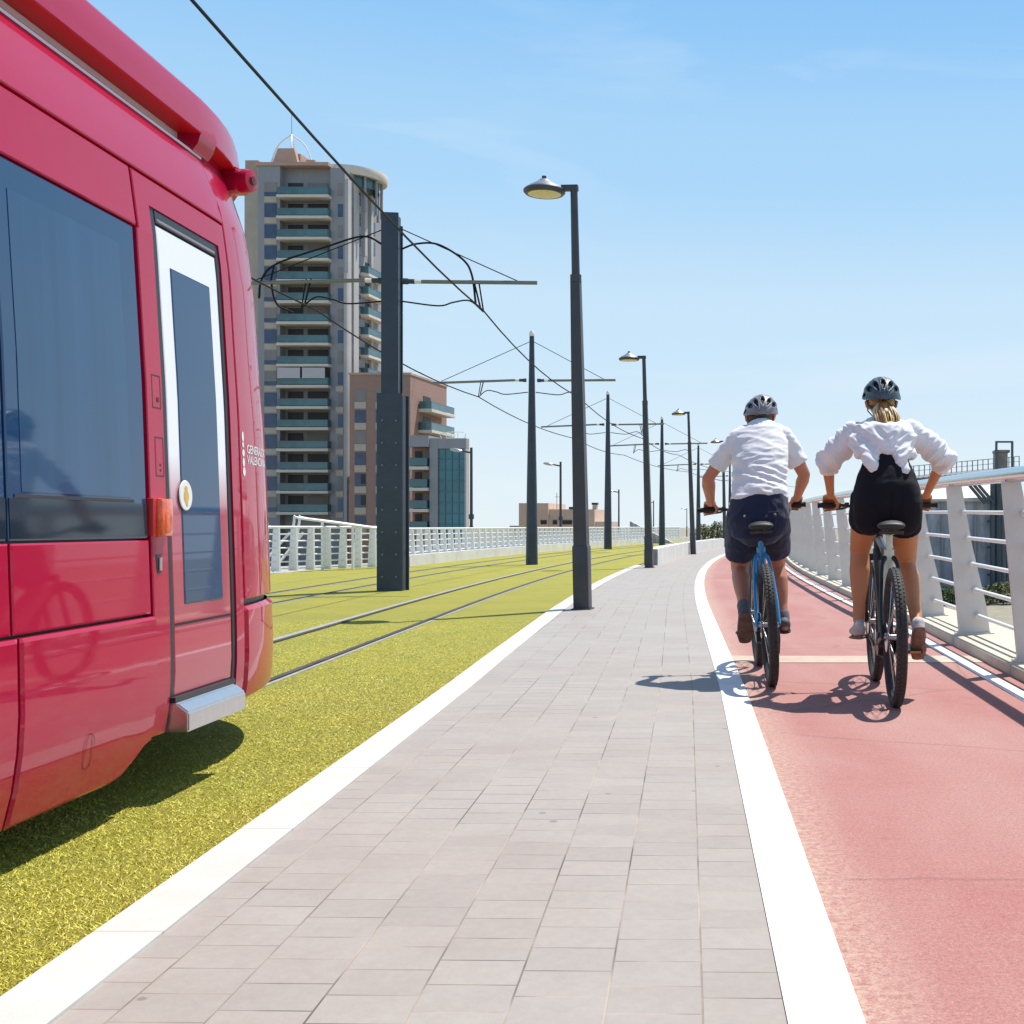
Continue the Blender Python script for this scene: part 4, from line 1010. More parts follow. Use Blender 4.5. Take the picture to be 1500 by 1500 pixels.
# ------------------------------------------------------------------ bicycles
m_rub = mat('tyre_rubber', (.035, .033, .032), .75, var=.3, vscale=40); m_blk = mat('bike_black', (.018, .018, .02), .35, var=.2, vscale=20); m_rim = mat('rim_black', (.03, .03, .033), .3, .4)
m_spk = mat('spoke_steel', (.55, .55, .56), .25, 1.0); m_grip = mat('grip_rubber', (.015, .015, .016), .8); m_saddle = mat('saddle_black', (.02, .02, .021), .55)
m_alu2 = mat('alloy', (.50, .50, .51), .3, .9); m_chain = mat('chain_steel', (.16, .15, .14), .4, .9)
RW_ = .385
def wheel_meshes():
    bm = BM(); n = 64; prof = []
    for k in range(14):
        a = 2*math.pi*k/14; prof.append((RW_-.031+.031*math.cos(a), .031*math.sin(a)))
    rings = [[bm.verts.new((x, r*math.cos(2*math.pi*i/n), r*math.sin(2*math.pi*i/n))) for r, x in prof] for i in range(n)]
    for i in range(n):
        A_, B_ = rings[i], rings[(i+1) % n]
        for k in range(14): bm.faces.new((A_[k], A_[(k+1) % 14], B_[(k+1) % 14], B_[k]))
    for i in range(84):
        a = 2*math.pi*i/84
        for x, t in ((0, 0), (-.017, .5), (.017, .5)):
            M_ = Matrix.Rotation(a+t*2*math.pi/84, 4, 'X') @ Matrix.Translation((x, 0, RW_-(.0 if x == 0 else .006)))
            box(bm, -.006, .006, -.009, .009, -.006, .004, mtx=M_)
    tyre = bm
    bm = BM()
    pr = [(RW_-.058, -.012), (RW_-.052, -.015), (RW_-.045, -.014), (RW_-.045, .014), (RW_-.052, .015), (RW_-.058, .012), (RW_-.064, 0)]
    rings = [[bm.verts.new((x, r*math.cos(2*math.pi*i/48), r*math.sin(2*math.pi*i/48))) for r, x in pr] for i in range(48)]
    for i in range(48):
        A_, B_ = rings[i], rings[(i+1) % 48]
        for k in range(len(pr)): bm.faces.new((A_[k], A_[(k+1) % len(pr)], B_[(k+1) % len(pr)], B_[k]))
    rim = bm
    bm = BM(); lathe(bm, [(.0, -.062), (.012, -.062), (.012, -.04), (.026, -.038), (.026, -.033), (.016, -.03), (.016, .03), (.026, .033), (.026, .038), (.012, .04), (.012, .062), (0, .062)], 16, 'x'); hub = bm
    bm = BM(); lathe(bm, [(.045, -.049), (.082, -.049), (.082, -.0465), (.045, -.0465), (.045, -.049)], 36, 'x'); disc = bm
    return tyre, rim, hub, disc
WM = {}
def make_wheel(parent, y, rear):
    if not WM:
        ty, ri, hu, di = wheel_meshes()
        w_ = obj('wheel', ri, m_rim, parent, 40)
        WM['rim'] = w_; WM['tyre'] = obj('tyre', ty, m_rub, w_, 40); WM['hub'] = obj('hub', hu, m_alu2, w_, 40); WM['disc'] = obj('brake_disc', di, m_spk, w_, 40)
        bm = BM(); tube(bm, [(.034, .0, .024), (.0, .0, RW_-.06)], .0013, 4); WM['spoke'] = obj('spoke', bm, m_spk, w_)
        ws = w_; sp = [WM['spoke']]; k0 = 1
    else:
        ws = inst(WM['rim'], parent); inst(WM['tyre'], ws); inst(WM['hub'], ws); inst(WM['disc'], ws); k0 = 0; sp = []
    for k in range(k0, 28):
        o = inst(WM['spoke'], ws); o.rotation_euler = (2*math.pi*k/28+(.14 if k % 4 < 2 else -.14), 0, 0 if k % 2 == 0 else 0); o.scale = (1 if k % 2 == 0 else -1, 1, 1)
    ws.location = (0, y, RW_); return ws
def make_bike(name, label, loc, rz, ry, m_fr, m_st, m_acc, crank, steer=0., ebike=True):
    t = thing(name, label, 'bicycle', loc, rz, 'bicycles on the cycle lane', ry)
    make_wheel(t, 0, True); make_wheel(t, 1.13, False)
    BB = Vector((0, .45, .305)); SC = Vector((0, .28, .84)); HT = Vector((0, .875, .955)); HB = Vector((0, .925, .82))
    bm = BM()
    tube(bm, [BB+(HB-BB)*.02, HB+Vector((0, -.02, .03))], [.034, .036], 12); obj('down_tube', bm, m_fr, t, 60)
    bm = BM(); tube(bm, [SC+Vector((0, .0, -.03)), HT+Vector((0, .01, -.03))], [.021, .024], 12); obj('top_tube', bm, m_fr, t, 60)
    bm = BM(); tube(bm, [BB, SC+Vector((0, -.008, .03))], [.036, .030], 14); obj('seat_tube', bm, m_st, t, 60)
    bm = BM(); tube(bm, [HB+Vector((0, .015, -.03)), HT+Vector((0, -.004, .02))], .029, 14); obj('head_tube', bm, m_fr, t, 60)
    for s in (-1, 1):
        bm = BM(); tube(bm, spline([(s*.068, .0, RW_), (s*.066, .10, .55), (s*.045, .235, .775), (s*.012, .28, .83)], 4), [.012]*9+[.014]*4, 8); obj('seat_stay', bm, m_acc, t, 60)
        bm = BM(); tube(bm, spline([(s*.068, .0, RW_), (s*.068, .12, .365), (s*.052, .34, .325), (s*.03, .44, .31)], 4), .011, 8); obj('chain_stay', bm, m_acc, t, 60)
        bm = BM(); tube(bm, [(s*.06, .945, .80), (s*.062, 1.13-.05, .50), (s*.062, 1.13, RW_)], [.019, .019, .014], 10); obj('fork_leg', bm, m_blk, t, 60)
    bm = BM(); box(bm, -.075, .075, .915, .965, .785, .83, .012); tube(bm, [(0, .93, .80), (0, .855, 1.02)], .018, 10); obj('fork_crown', bm, m_blk, t, 40)
    if ebike:
        bm = BM(); loft(bm, [(0, .50, .33), (0, .56, .40), (0, .80, .70)], [(.04, .05), (.038, .045), (.036, .04)], n=10); obj('battery', bm, m_blk, t, 50)
        bm = BM(); lathe(bm, [(.0, -.06), (.07, -.055), (.085, -.02), (.085, .03), (.06, .05), (0, .052)], 24, 'x', Matrix.Translation(BB)); obj('motor', bm, m_blk, t, 40)
    # saddle
    bm = BM(); tube(bm, [SC+Vector((0, -.01, .0)), (0, .243, .955)], .019, 12); obj('seat_post', bm, m_st, t, 60)
    bm = BM(); loft(bm, [(0, .115, 1.0), (0, .16, 1.005), (0, .22, .997), (0, .30, .99), (0, .39, .985)], [(.075, .022), (.082, .030), (.062, .030), (.030, .026), (.018, .018)], n=16)
    sd = obj('saddle', bm, m_saddle, t, 60)
    bm = BM(); box(bm, -.07, .07, .128, .15, .955, .975, .006); obj('saddle_back', bm, m_blk, sd, 40)
    bm = BM()
    for s in (-1, 1): tube(bm, spline([(s*.02, .15, .98), (s*.022, .2, .958), (s*.022, .27, .956), (s*.014, .36, .975)], 4), .0045, 6)
    obj('saddle_rail', bm, m_alu2, sd, 60)
    # handlebar
    hb = Vector((0, .935, 1.10))
    bm = BM(); tube(bm, [(0, .855, 1.02), (0, .865, 1.045), hb], .02, 10); obj('stem', bm, m_blk, t, 50)
    bm = BM(); tube(bm, spline([(-.37, .925, 1.135), (-.2, .935, 1.135), (-.1, .937, 1.11), (0, .937, 1.10), (.1, .937, 1.11), (.2, .935, 1.135), (.37, .925, 1.135)], 5), .0125, 10); br = obj('handlebar', bm, m_blk, t, 60)
    for s in (-1, 1):
        bm = BM(); tube(bm, [(s*.235, .934, 1.135), (s*.375, .925, 1.135)], .0175, 12); tube(bm, [(s*.372, .925, 1.135), (s*.38, .925, 1.135)], .02, 12); obj('grip', bm, m_grip, br, 40)
        bm = BM(); tube(bm, [(s*.20, .945, 1.125), (s*.215, .985, 1.115), (s*.30, 1.0, 1.105), (s*.335, .995, 1.10)], [.012, .008, .006, .005], 8); box(bm, s*.195-.014, s*.195+.014, .92, .955, 1.118, 1.152, .004); obj('brake_lever', bm, m_blk, br, 40)
    # cranks
    for s in (-1, 1):
        a = crank if s > 0 else crank+math.pi
        e = BB+Vector((s*.085, .172*math.cos(a), .172*math.sin(a)))
        bm = BM(); loft(bm, [BB+Vector((s*.075, 0, 0)), e], [(.007, .016), (.006, .012)], n=8); ca = obj('crank', bm, m_blk, t, 50)
        bm = BM(); T_ = Matrix.Translation(e+Vector((s*.06, 0, 0))); box(bm, -.045, .045, -.045, .045, -.010, .010, .004, T_); box(bm, -.05, .0, -.006, .006, -.006, .006, mtx=T_)
        for yy in (-.047, .047): box(bm, -.03, .03, yy-.004, yy+.004, -.007, .007, mtx=T_)
        pd = obj('pedal', bm, m_blk, ca, 40)
        bm = BM(); box(bm, -.032, .032, -.0515, -.0512, -.006, .006, mtx=T_); obj('reflector', bm, mat('reflector_amber', (.55, .2, .03), .2), pd)
    bm = BM(); lathe(bm, [(.05, .058), (.088, .058), (.092, .06), (.088, .062), (.05, .062), (.05, .058)], 36, 'x', Matrix.Translation(BB)); obj('chainring', bm, m_chain, t, 40)
    bm = BM()
    for k, r in enumerate((.058, .052, .045, .039, .033, .027)): lathe(bm, [(.014, .030+k*.004), (r, .030+k*.004), (r, .032+k*.004), (.014, .032+k*.004)], 28, 'x', Matrix.Translation((0, 0, RW_)))
    obj('cassette', bm, m_chain, t, 40)
    bm = BM(); c0 = Vector((.06, .45, .305)); pts = [c0+Vector((0, .088*math.cos(a), .088*math.sin(a))) for a in [math.pi/2-.15+math.pi*-i/10 for i in range(11)]]
    pts = [Vector((.05, 0, RW_+.045))]+pts+[Vector((.05, .06, .205)), Vector((.05, .03, .20)), Vector((.05, .01, .235)), Vector((.05, .035, .285)), Vector((.05, .05, .34)), Vector((.05, 0, RW_-.045)), Vector((.05, -.045, RW_)), Vector((.05, 0, RW_+.045))]
    tube(bm, pts, .004, 5); obj('chain', bm, m_chain, t)
    bm = BM(); loft(bm, [(.058, .005, .335), (.062, .035, .29), (.058, .045, .20)], [(.012, .016), (.012, .014), (.008, .012)], n=8); lathe(bm, [(.0, .045), (.022, .045), (.022, .055), (0, .055)], 12, 'x', Matrix.Translation((0, .045, .205))); obj('derailleur', bm, m_blk, t, 50)
    bm = BM(); box(bm, -.065, -.04, .03, .075, RW_+.02, RW_+.075, .006); obj('brake_caliper', bm, m_blk, t, 40)
    return t
m_blue = mat('frame_blue', (.015, .22, .50), .3, coat=.6, spec=.5); m_mint = mat('frame_mint', (.55, .66, .56), .3, coat=.6); m_yel = mat('frame_yellow', (.75, .62, .03), .4)
MAN = dict(loc=(-.509, 7.48, 0), rz=math.atan(.15), ry=R_(-3.4)); WOM = dict(loc=(.232, 6.63, 0), rz=math.atan(.078), ry=R_(-.3))
b1 = make_bike('bicycle', 'black and blue bicycle ridden by the man in the white tee shirt', MAN['loc'], MAN['rz'], MAN['ry'], m_blk, m_blue, m_blue, R_(-6))
b2 = make_bike('bicycle', 'black bicycle with a pale mint seat tube ridden by the woman', WOM['loc'], WOM['rz'], WOM['ry'], m_blk, m_mint, m_blk, R_(190))
bm = BM(); box(bm, -.012, .012, .331, .333, .58, .70); obj('yellow_stripe', bm, m_yel, b2)
bm = BM(); tube(bm, [(-.052, .36, .34), (-.046, .32, .62), (-.03, .29, .78)], .013, 8); obj('blue_stay_cover', bm, m_blue, b1, 60)

# ------------------------------------------------------------------ the riders
def skin_mat(name, base, red):
    m, nt, b, new = uvmat(name)
    tcn = new('ShaderNodeTexCoord'); v = tcn.outputs['Object']
    c = mixc(nt, ramp(nt, noise_n(nt, v, 7, 5), .35, .7, (0,)*3, (.6,)*3), base, red)
    c = mixc(nt, ramp(nt, noise_n(nt, v, 60, 4, .7), .4, .8, (0,)*3, (.22,)*3), c, tuple(x*.7 for x in base))
    nt.links.new(c, b.inputs['Base Color']); b.inputs['Roughness'].default_value = .48
    b.inputs['Subsurface Weight'].default_value = .08; b.inputs['Subsurface Radius'].default_value = (.02, .008, .004)
    bump_n(nt, b, noise_n(nt, v, 180, 4), .12, .003)
    return m
def cloth_mat(name, col, rough=.85, sheen=.2, wv=600):
    m, nt, b, new = uvmat(name)
    tcn = new('ShaderNodeTexCoord'); v = tcn.outputs['Object']
    c = mixc(nt, ramp(nt, noise_n(nt, v, 9, 5), .3, .7), tuple(x*.90 for x in col), col)
    nt.links.new(c, b.inputs['Base Color']); b.inputs['Roughness'].default_value = rough; b.inputs['Sheen Weight'].default_value = sheen; b.inputs['Specular IOR Level'].default_value = .3
    bump_n(nt, b, noise_n(nt, v, wv, 2), .15, .002)
    return m
def lv(*a): return [Vector(p) for p in a]
def hand(bm, wrist, s, xc=.305, yb=.93, zb=1.137):
    """back of the hand up, four fingers curled over the grip, thumb beneath"""
    w = Vector(wrist)
    kn = Vector((s*(xc+.002), yb+.008, zb+.040))
    loft(bm, [w, w.lerp(kn, .45)+Vector((0, 0, .008)), w.lerp(kn, .8)+Vector((0, 0, .010)), kn], [(.029, .021), (.038, .019), (.044, .017), (.043, .013)], side=(1, 0, 0), n=14)
    for i, (dx, ln) in enumerate(((-.036, .90), (-.012, 1.0), (.012, .98), (.036, .82))):
        x = s*(xc+s*0+dx)
        p = lv((x, yb+.006, zb+.038), (x, yb+.034*ln, zb+.026), (x, yb+.040*ln, zb-.008), (x, yb+.018*ln, zb-.033*ln))
        loft(bm, p, [.0105, .0098, .0092, .0078], n=10)
    x = s*(xc-.045)
    loft(bm, lv((s*(xc-.030), w.y+.028, w.z-.012), (x-s*.006, yb-.028, zb+.010), (x-s*.002, yb-.024, zb-.016), (x+s*.012, yb-.004, zb-.028)), [.014, .0125, .011, .008], n=10)
def arm(bm, sh, el, wr, k=1.):
    sh, el, wr = Vector(sh), Vector(el), Vector(wr)
    loft(bm, [sh, sh.lerp(el, .3), sh.lerp(el, .7), el], [.058*k, .052*k, .045*k, .040*k], n=14)
    loft(bm, [el, el.lerp(wr, .25), el.lerp(wr, .6), wr], [(.040*k, .040*k), (.046*k, .043*k), (.036*k, .034*k), (.028*k, .023*k)], n=14)
def leg(bm, hp, kn, an, k=1.):
    hp, kn, an = Vector(hp), Vector(kn), Vector(an)
    loft(bm, [hp, hp.lerp(kn, .3), hp.lerp(kn, .7), kn], [.095*k, .090*k, .072*k, .060*k], n=18)
    d = (an-kn).normalized(); back = Vector((0, -1, 0))-d*Vector((0, -1, 0)).dot(d); back.normalize()
    P_ = [kn, kn.lerp(an, .14)+back*.010, kn.lerp(an, .32)+back*.018, kn.lerp(an, .52)+back*.012, kn.lerp(an, .75)+back*.002, an]
    loft(bm, P_, [(.056*k, .058*k), (.057*k, .058*k), (.061*k, .062*k), (.053*k, .053*k), (.038*k, .040*k), (.034*k, .038*k)], n=18)
def foot(bm, an, heel, toe, k=1.):
    an, heel, toe = Vector(an), Vector(heel), Vector(toe)
    loft(bm, [an, an.lerp(heel, .75)], [.034*k, .030*k], n=12); loft(bm, [heel, heel.lerp(toe, .5)+(an-heel)*.12, toe], [.030*k, .036*k, .026*k], n=12)
def head(bm, c, k=1., nod=0.):
    c = Vector(c); M_ = Matrix.Rotation(nod, 3, 'X')
    def A(p): return c+M_ @ (Vector(p)*k)
    ellipsoid(bm, c+M_ @ Vector((0, -.012, .02))*k, (.076*k, .096*k, .105*k), 22, 14, M_)
    loft(bm, [A((0, .03, .02)), A((0, .05, -.04)), A((0, .062, -.085))], [(.068*k, .052*k), (.058*k, .048*k), (.036*k, .030*k)], n=16)      # face and jaw
    loft(bm, [A((0, .083, .018)), A((0, .100, -.012)), A((0, .108, -.028))], [.010*k, .013*k, .015*k], n=10)                           # nose
    loft(bm, [A((-.022, .094, -.058)), A((0, .099, -.057)), A((.022, .094, -.058))], [.006*k, .009*k, .006*k], n=8, side=(0, 0, 1))      # lips
    for s in (-1, 1):
        loft(bm, [A((s*.045, .082, .038)), A((s*.018, .090, .040))], [.009*k, .010*k], n=8)                                              # brow
        ellipsoid(bm, A((s*.031, .082, .014)), (.012*k, .009*k, .009*k), 10, 8)                                                          # eye under its lids
        loft(bm, [A((s*.078, .000, .014)), A((s*.093, -.014, .006)), A((s*.088, -.008, -.026)), A((s*.076, .004, -.036))], [.010*k, .016*k, .012*k, .009*k], n=10)  # ear
    return A
def fold(co, no, amp, freqs, off=0.):
    d = 0
    for (fx, fy, fz, a) in freqs:
        q = Vector((co.x*fx+off, co.y*fy+off*2, co.z*fz+off*3)); nv = noise.noise(q)
        d += a*(1-abs(nv)*2.2)
    return d*amp
def shell(name, label, fn, parent):
    pass

def helmet(parent, c, k, nod, m_sh, m_in, label):
    c = Vector(c); M_ = Matrix.Rotation(nod, 3, 'X'); na, nb = 96, 72
    def pos(al, be, r):
        sa, ca, sb, cb = math.sin(al), math.cos(al), math.sin(be), math.cos(be)
        return c+M_ @ (Vector((.112*sa*cb, .148*sb, .128*ca*cb))*k*r+Vector((0, -.004, 0)))
    def edge(be):   # how far the rim comes down at the sides
        return R_(lerp([(-90, 84), (-55, 88), (-20, 94), (20, 88), (60, 76), (90, 70)], math.degrees(be)))
    vents = []
    for ac in (0, 31, -31):
        vents += [(ac, -44, 10.5, 19), (ac*1.0, 4, 9, 18), (ac, 46, 9, 16)]
    for ac in (57, -57): vents += [(ac, -32, 10, 17), (ac, 14, 9, 17), (ac, 46, 7, 11)]
    for ac in (80, -80): vents += [(ac, -12, 7, 13)]
    def vent(a, b):
        for ac, bc, wa, wb in vents:
            if ((a-ac)/wa)**2+((b-bc)/wb)**2 < 1 and abs(a-ac) < wa: return True
        return False
    bm = BM(); g = {}
    for j in range(nb+1):
        be = R_(-88+170*j/nb); em = edge(be)
        for i in range(na+1):
            al = -em+2*em*i/na
            ridge = 1+.018*math.cos(math.radians(12)*math.degrees(al)) if abs(math.degrees(be)) < 75 else 1
            g[i, j] = bm.verts.new(pos(al, be, ridge))
    for j in range(nb):
        for i in range(na):
            be = -88+170*(j+.5)/nb; em = math.degrees(edge(R_(be))); al = -em+2*em*(i+.5)/na
            if not vent(al, be): bm.faces.new((g[i, j], g[i+1, j], g[i+1, j+1], g[i, j+1]))
    for v in [v for v in bm.verts if not v.link_faces]: bm.verts.remove(v)
    me = bpy.data.meshes.new('tmp'); bmesh.ops.recalc_face_normals(bm, faces=bm.faces); bm.to_mesh(me); bm.free()
    o = bpy.data.objects.new('tmp', me); C.objects.link(o); md = o.modifiers.new('s', 'SOLIDIFY'); md.thickness = .016; md.offset = -1
    dg = bpy.context.evaluated_depsgraph_get(); dg.update(); res = bpy.data.meshes.new_from_object(o.evaluated_get(dg)); bpy.data.objects.remove(o)
    for p in res.polygons: p.use_smooth = True
    h = meshobj('helmet', res, m_sh, parent); h['label'] = label
    bm = BM()
    rows = []
    for j in range(21):
        be = R_(-86+168*j/20); em = edge(be)*.97
        rows.append([bm.verts.new(pos(-em+2*em*i/24, be, .88)) for i in range(25)])
    for A_, B_ in zip(rows, rows[1:]):
        for i in range(24): bm.faces.new((A_[i], A_[i+1], B_[i+1], B_[i]))
    obj('helmet_liner', bm, m_in, h, 60)
    bm = BM()
    P_ = [c+M_ @ Vector((x*k, y*k, z*k)) for x, y, z in ((-.085, -.05, -.04), (-.05, -.098, -.055), (0, -.112, -.055), (.05, -.098, -.055), (.085, -.05, -.04))]
    loft(bm, spline(P_, 4), [(.010, .004)]*17, side=(0, 0, 1), n=8)
    ellipsoid(bm, c+M_ @ Vector((0, -.114*k, -.055*k)), (.020, .010, .016), 12, 8); obj('rear_dial', bm, m_in, h, 50)
    for s in (-1, 1):
        bm = BM(); tube(bm, [c+M_ @ Vector((s*.085*k, -.03*k, -.02*k)), c+M_ @ Vector((s*.078*k, .015*k, -.075*k)), c+M_ @ Vector((s*.03*k, .05*k, -.125*k))], .004, 5)
        obj('chin_strap', bm, m_in, h)
        bm = BM(); tube(bm, [c+M_ @ Vector((s*.085*k, .05*k, -.0*k)), c+M_ @ Vector((s*.078*k, .015*k, -.075*k))], .004, 5)
        obj('side_strap', bm, m_in, h)
    return h
def shoe(parent, name, an, heel, toe, sole_dir, m_up, m_sole, k=1., label=None):
    an, heel, toe, sd = Vector(an), Vector(heel), Vector(toe), Vector(sole_dir).normalized()
    bm = BM(); ax = (toe-heel).normalized()
    loft(bm, [an.lerp(heel, .50), an.lerp(heel, .75)], [(.039*k, .045*k), (.042*k, .048*k)], n=14)
    loft(bm, [heel+ax*.012, heel.lerp(toe, .3), heel.lerp(toe, .62), heel.lerp(toe, .88), toe], [(.038*k, .044*k), (.041*k, .045*k), (.046*k, .038*k), (.046*k, .030*k), (.034*k, .022*k)], side=(1, 0, 0), n=16)
    me = remeshed(name, bm, .007, 5); o = meshobj('shoe', me, m_up, parent)
    if label: o['label'] = label
    bm = BM(); base = [heel-ax*.018, heel.lerp(toe, .2), heel.lerp(toe, .45), heel.lerp(toe, .75), toe+ax*.01]
    loft(bm, [p+sd*.040*k for p in base], [(.032*k, .012), (.042*k, .014), (.040*k, .013), (.050*k, .013), (.036*k, .011)], side=(1, 0, 0), n=14)
    obj('sole', bm, m_sole, o, 50)
    return o
m_skinA = skin_mat('skin_man', (.50, .215, .125), (.52, .185, .11)); m_skinB = skin_mat('skin_woman', (.55, .225, .095), (.56, .225, .105))
m_tee = cloth_mat('tee_white', (.80, .79, .80)); m_blouse = cloth_mat('blouse_white', (.82, .80, .81)); m_navy = cloth_mat('shorts_navy', (.016, .022, .058), wv=900); m_blackc = cloth_mat('shorts_black', (.010, .009, .014), .95, .0)
m_hairg = mat('hair_dark_grey', (.06, .058, .055), .6, var=.5, vscale=90, stretch=(3, 3, .4)); m_blond = mat('hair_blonde', (.46, .27, .105), .4, var=.45, vscale=55, stretch=(1.6, 1.6, .22), col2=(.26, .14, .055))

# ---- the man
def person(name, label, me, m, P_):
    o = meshobj(name, me, m); o.location = P_['loc']; o.rotation_euler = (0, P_['ry'], P_['rz']); return tag(o, label, 'person', 'cyclists riding away')
HL, HR = (-.105, .36, 1.07), (.105, .36, 1.07); KL, KR = (-.125, .62, .725), (.135, .72, .74); AL, AR = (-.135, .22, .475), (.145, .545, .36)
SHL, SHR = (-.172, .635, 1.590), (.172, .635, 1.590); EL, ER = (-.335, .70, 1.345), (.325, .70, 1.335); WL, WR_2 = (-.300, .872, 1.178), (.300, .872, 1.178)
bm = BM()
loft(bm, lv((0, .34, 1.02), (0, .36, 1.12), (0, .42, 1.24), (0, .52, 1.42), (0, .60, 1.56), (0, .65, 1.64)), [(.150, .115), (.165, .115), (.150, .095), (.165, .110), (.155, .092), (.085, .070)], n=22)
loft(bm, lv((0, .645, 1.61), (0, .69, 1.68), (0, .725, 1.74)), [.064, .060, .058], n=14)
head(bm, (0, .755, 1.755), 1.04, R_(-8))
for a, b, c in ((SHL, EL, WL), (SHR, ER, WR_2)): arm(bm, a, b, c, 1.03)
hand(bm, WL, -1); hand(bm, WR_2, 1)
leg(bm, HL, KL, AL, 1.0); leg(bm, HR, KR, AR, 1.0)
foot(bm, AL, (-.135, .155, .455), (-.138, .295, .315), .9); foot(bm, AR, (.145, .50, .315), (.148, .70, .31), .9)
man = person('person', 'man in white tee shirt, navy shorts and pale helmet riding a blue bicycle', remeshed('person', bm, .0068, 5), m_skinA, MAN)
# tee shirt
bm = BM()
loft(bm, lv((0, .375, 1.155), (0, .40, 1.21), (0, .455, 1.31), (0, .53, 1.44), (0, .59, 1.55), (0, .63, 1.635), (0, .665, 1.69)), [(.192, .140), (.180, .130), (.176, .125), (.184, .132), (.186, .120), (.155, .100), (.086, .076)], n=30, round_caps=False)
for sh, el in ((SHL, EL), (SHR, ER)):
    sh, el = Vector(sh), Vector(el); s = -1 if sh.x < 0 else 1
    loft(bm, [sh+Vector((-s*.085, .005, .030)), sh+Vector((-s*.02, 0, .004)), sh.lerp(el, .35), sh.lerp(el, .68)], [.080, .074, .066, .068], n=20, round_caps=False)
def man_fold(co, no):
    back = max(0., -no.y*.9+.25); low = max(0, min(1, (1.62-co.z)/.25))
    w1 = noise.noise(Vector((co.x*5.5+co.z*6, co.y*5, co.z*17+co.x*4)))
    w2 = noise.noise(Vector((co.x*11-co.z*9, co.y*9, co.z*30)))
    r = (1-2.2*abs(w1))*.010+(1-2*abs(w2))*.0045
    side = min(1, abs(co.x)/.16)
    hem = max(0, (1.23-co.z)/.08)
    return co+no*(r*(.35+.65*low)*(.6+.5*back)+.004*math.sin(co.x*46+co.z*10)*min(1, hem)*.8)
sh_ = meshobj('tee_shirt', remeshed('tee_shirt', bm, .0072, 4, man_fold), m_tee, man)
bm = BM(); loft(bm, [(p[0]*1.0, p[1], p[2]) for p in [(.082*math.cos(a), .668+.076*math.sin(a), 1.683+.018*math.sin(a)) for a in [2*math.pi*i/24 for i in range(25)]]], [.007]*25, n=6, round_caps=False); obj('collar', bm, m_tee, sh_, 60)
# shorts
bm = BM()
loft(bm, lv((0, .375, .90), (0, .36, .955), (0, .350, 1.04), (0, .365, 1.11), (0, .385, 1.185)), [(.10, .10), (.175, .140), (.200, .148), (.194, .140), (.186, .130)], n=28, round_caps=False)
for h_, k_ in ((HL, KL), (HR, KR)):
    h_, k_ = Vector(h_), Vector(k_)
    loft(bm, [h_+Vector((0, -.01, .03)), h_.lerp(k_, .3), h_.lerp(k_, .55), h_.lerp(k_, .73)], [(.100, .112), (.104, .108), (.100, .098), (.098, .092)], n=22, round_caps=False)
def short_fold(co, no):
    w = noise.noise(Vector((co.x*9, co.y*7+3, co.z*9))); w2 = noise.noise(Vector((co.x*22, co.y*18, co.z*20+5)))
    return co+no*((1-2*abs(w))*.006+(1-2*abs(w2))*.003)
sho = meshobj('shorts', remeshed('shorts', bm, .0075, 4, short_fold), m_navy, man)
for s in (-1, 1):
    bm = BM(); ellipsoid(bm, (s*.098, .222, 1.075), (.009, .005, .009), 10, 6); obj('pocket_stud', bm, m_alu2, sho, 60)
    bm = BM(); loft(bm, lv((s*.058, .216, 1.088), (s*.14, .232, 1.088)), [.004, .004], n=6); obj('pocket_seam', bm, m_navy, sho, 60)
m_shoeA = mat('shoe_grey', (.10, .10, .11), .7, var=.2, vscale=30); m_soleA = mat('sole_brown', (.13, .075, .055), .8, var=.35, vscale=25)
shoe(man, 'shoe', AL, (-.135, .160, .462), (-.138, .280, .298), (0, -.80, -.6), m_shoeA, m_soleA, 1.05, 'grey shoe with its brown sole turned to the viewer')
shoe(man, 'shoe', AR, (.145, .510, .325), (.150, .715, .315), (0, 0, -1), m_shoeA, mat('sole_black', (.03, .03, .03), .8), 1.05)
for a in (AL, AR):
    bm = BM(); A_ = Vector(a); K_ = Vector(KL if a is AL else KR); d_ = (K_-A_).normalized(); loft(bm, [A_+d_*.005, A_+d_*.045], [.041, .043], n=16); obj('sock', bm, mat('sock_grey', (.14, .14, .16), .9), man, 60)
# hair under the helmet
bm = BM(); ellipsoid(bm, (0, .728, 1.765), (.078, .098, .088), 20, 12); loft(bm, lv((0, .685, 1.745), (0, .672, 1.695)), [(.060, .036), (.052, .026)], n=14); 
meh = remeshed('hair', bm, .007, 3); meshobj('hair', meh, m_hairg, man)
helmet(man, (0, .745, 1.772), 1.05, R_(7), mat('helmet_silver', (.19, .19, .215), .42, .1, coat=.2), m_blk, 'pale grey vented bicycle helmet')
for o_ in [man]+list(man.children_recursive):
    for v in o_.data.vertices:
        if v.co.z > 1.05: v.co.x += .12*(v.co.z-1.05)

# ---- the woman
HL, HR = (-.102, .40, 1.14), (.102, .40, 1.14); KL, KR = (-.130, .745, .86), (.150, .70, .775); AL, AR = (-.150, .60, .435), (.165, .315, .445)
SHL, SHR = (-.165, .60, 1.575), (.165, .60, 1.585); EL, ER = (-.330, .69, 1.405), (.385, .68, 1.425); WL, WR_2 = (-.300, .872, 1.19), (.300, .872, 1.19)
bm = BM()
loft(bm, lv((0, .375, 1.07), (0, .37, 1.16), (0, .39, 1.27), (0, .43, 1.385), (0, .51, 1.50), (0, .58, 1.58), (0, .61, 1.625)), [(.140, .115), (.182, .138), (.165, .118), (.118, .085), (.138, .095), (.125, .075), (.060, .055)], n=22)
for s in (-1, 1): loft(bm, lv((s*.075, .345, 1.20), (s*.08, .34, 1.10)), [.098, .098], n=16)
loft(bm, lv((0, .605, 1.605), (0, .64, 1.68), (0, .66, 1.735)), [.050, .046, .048], n=14)
head(bm, (0, .675, 1.755), .98, R_(4))
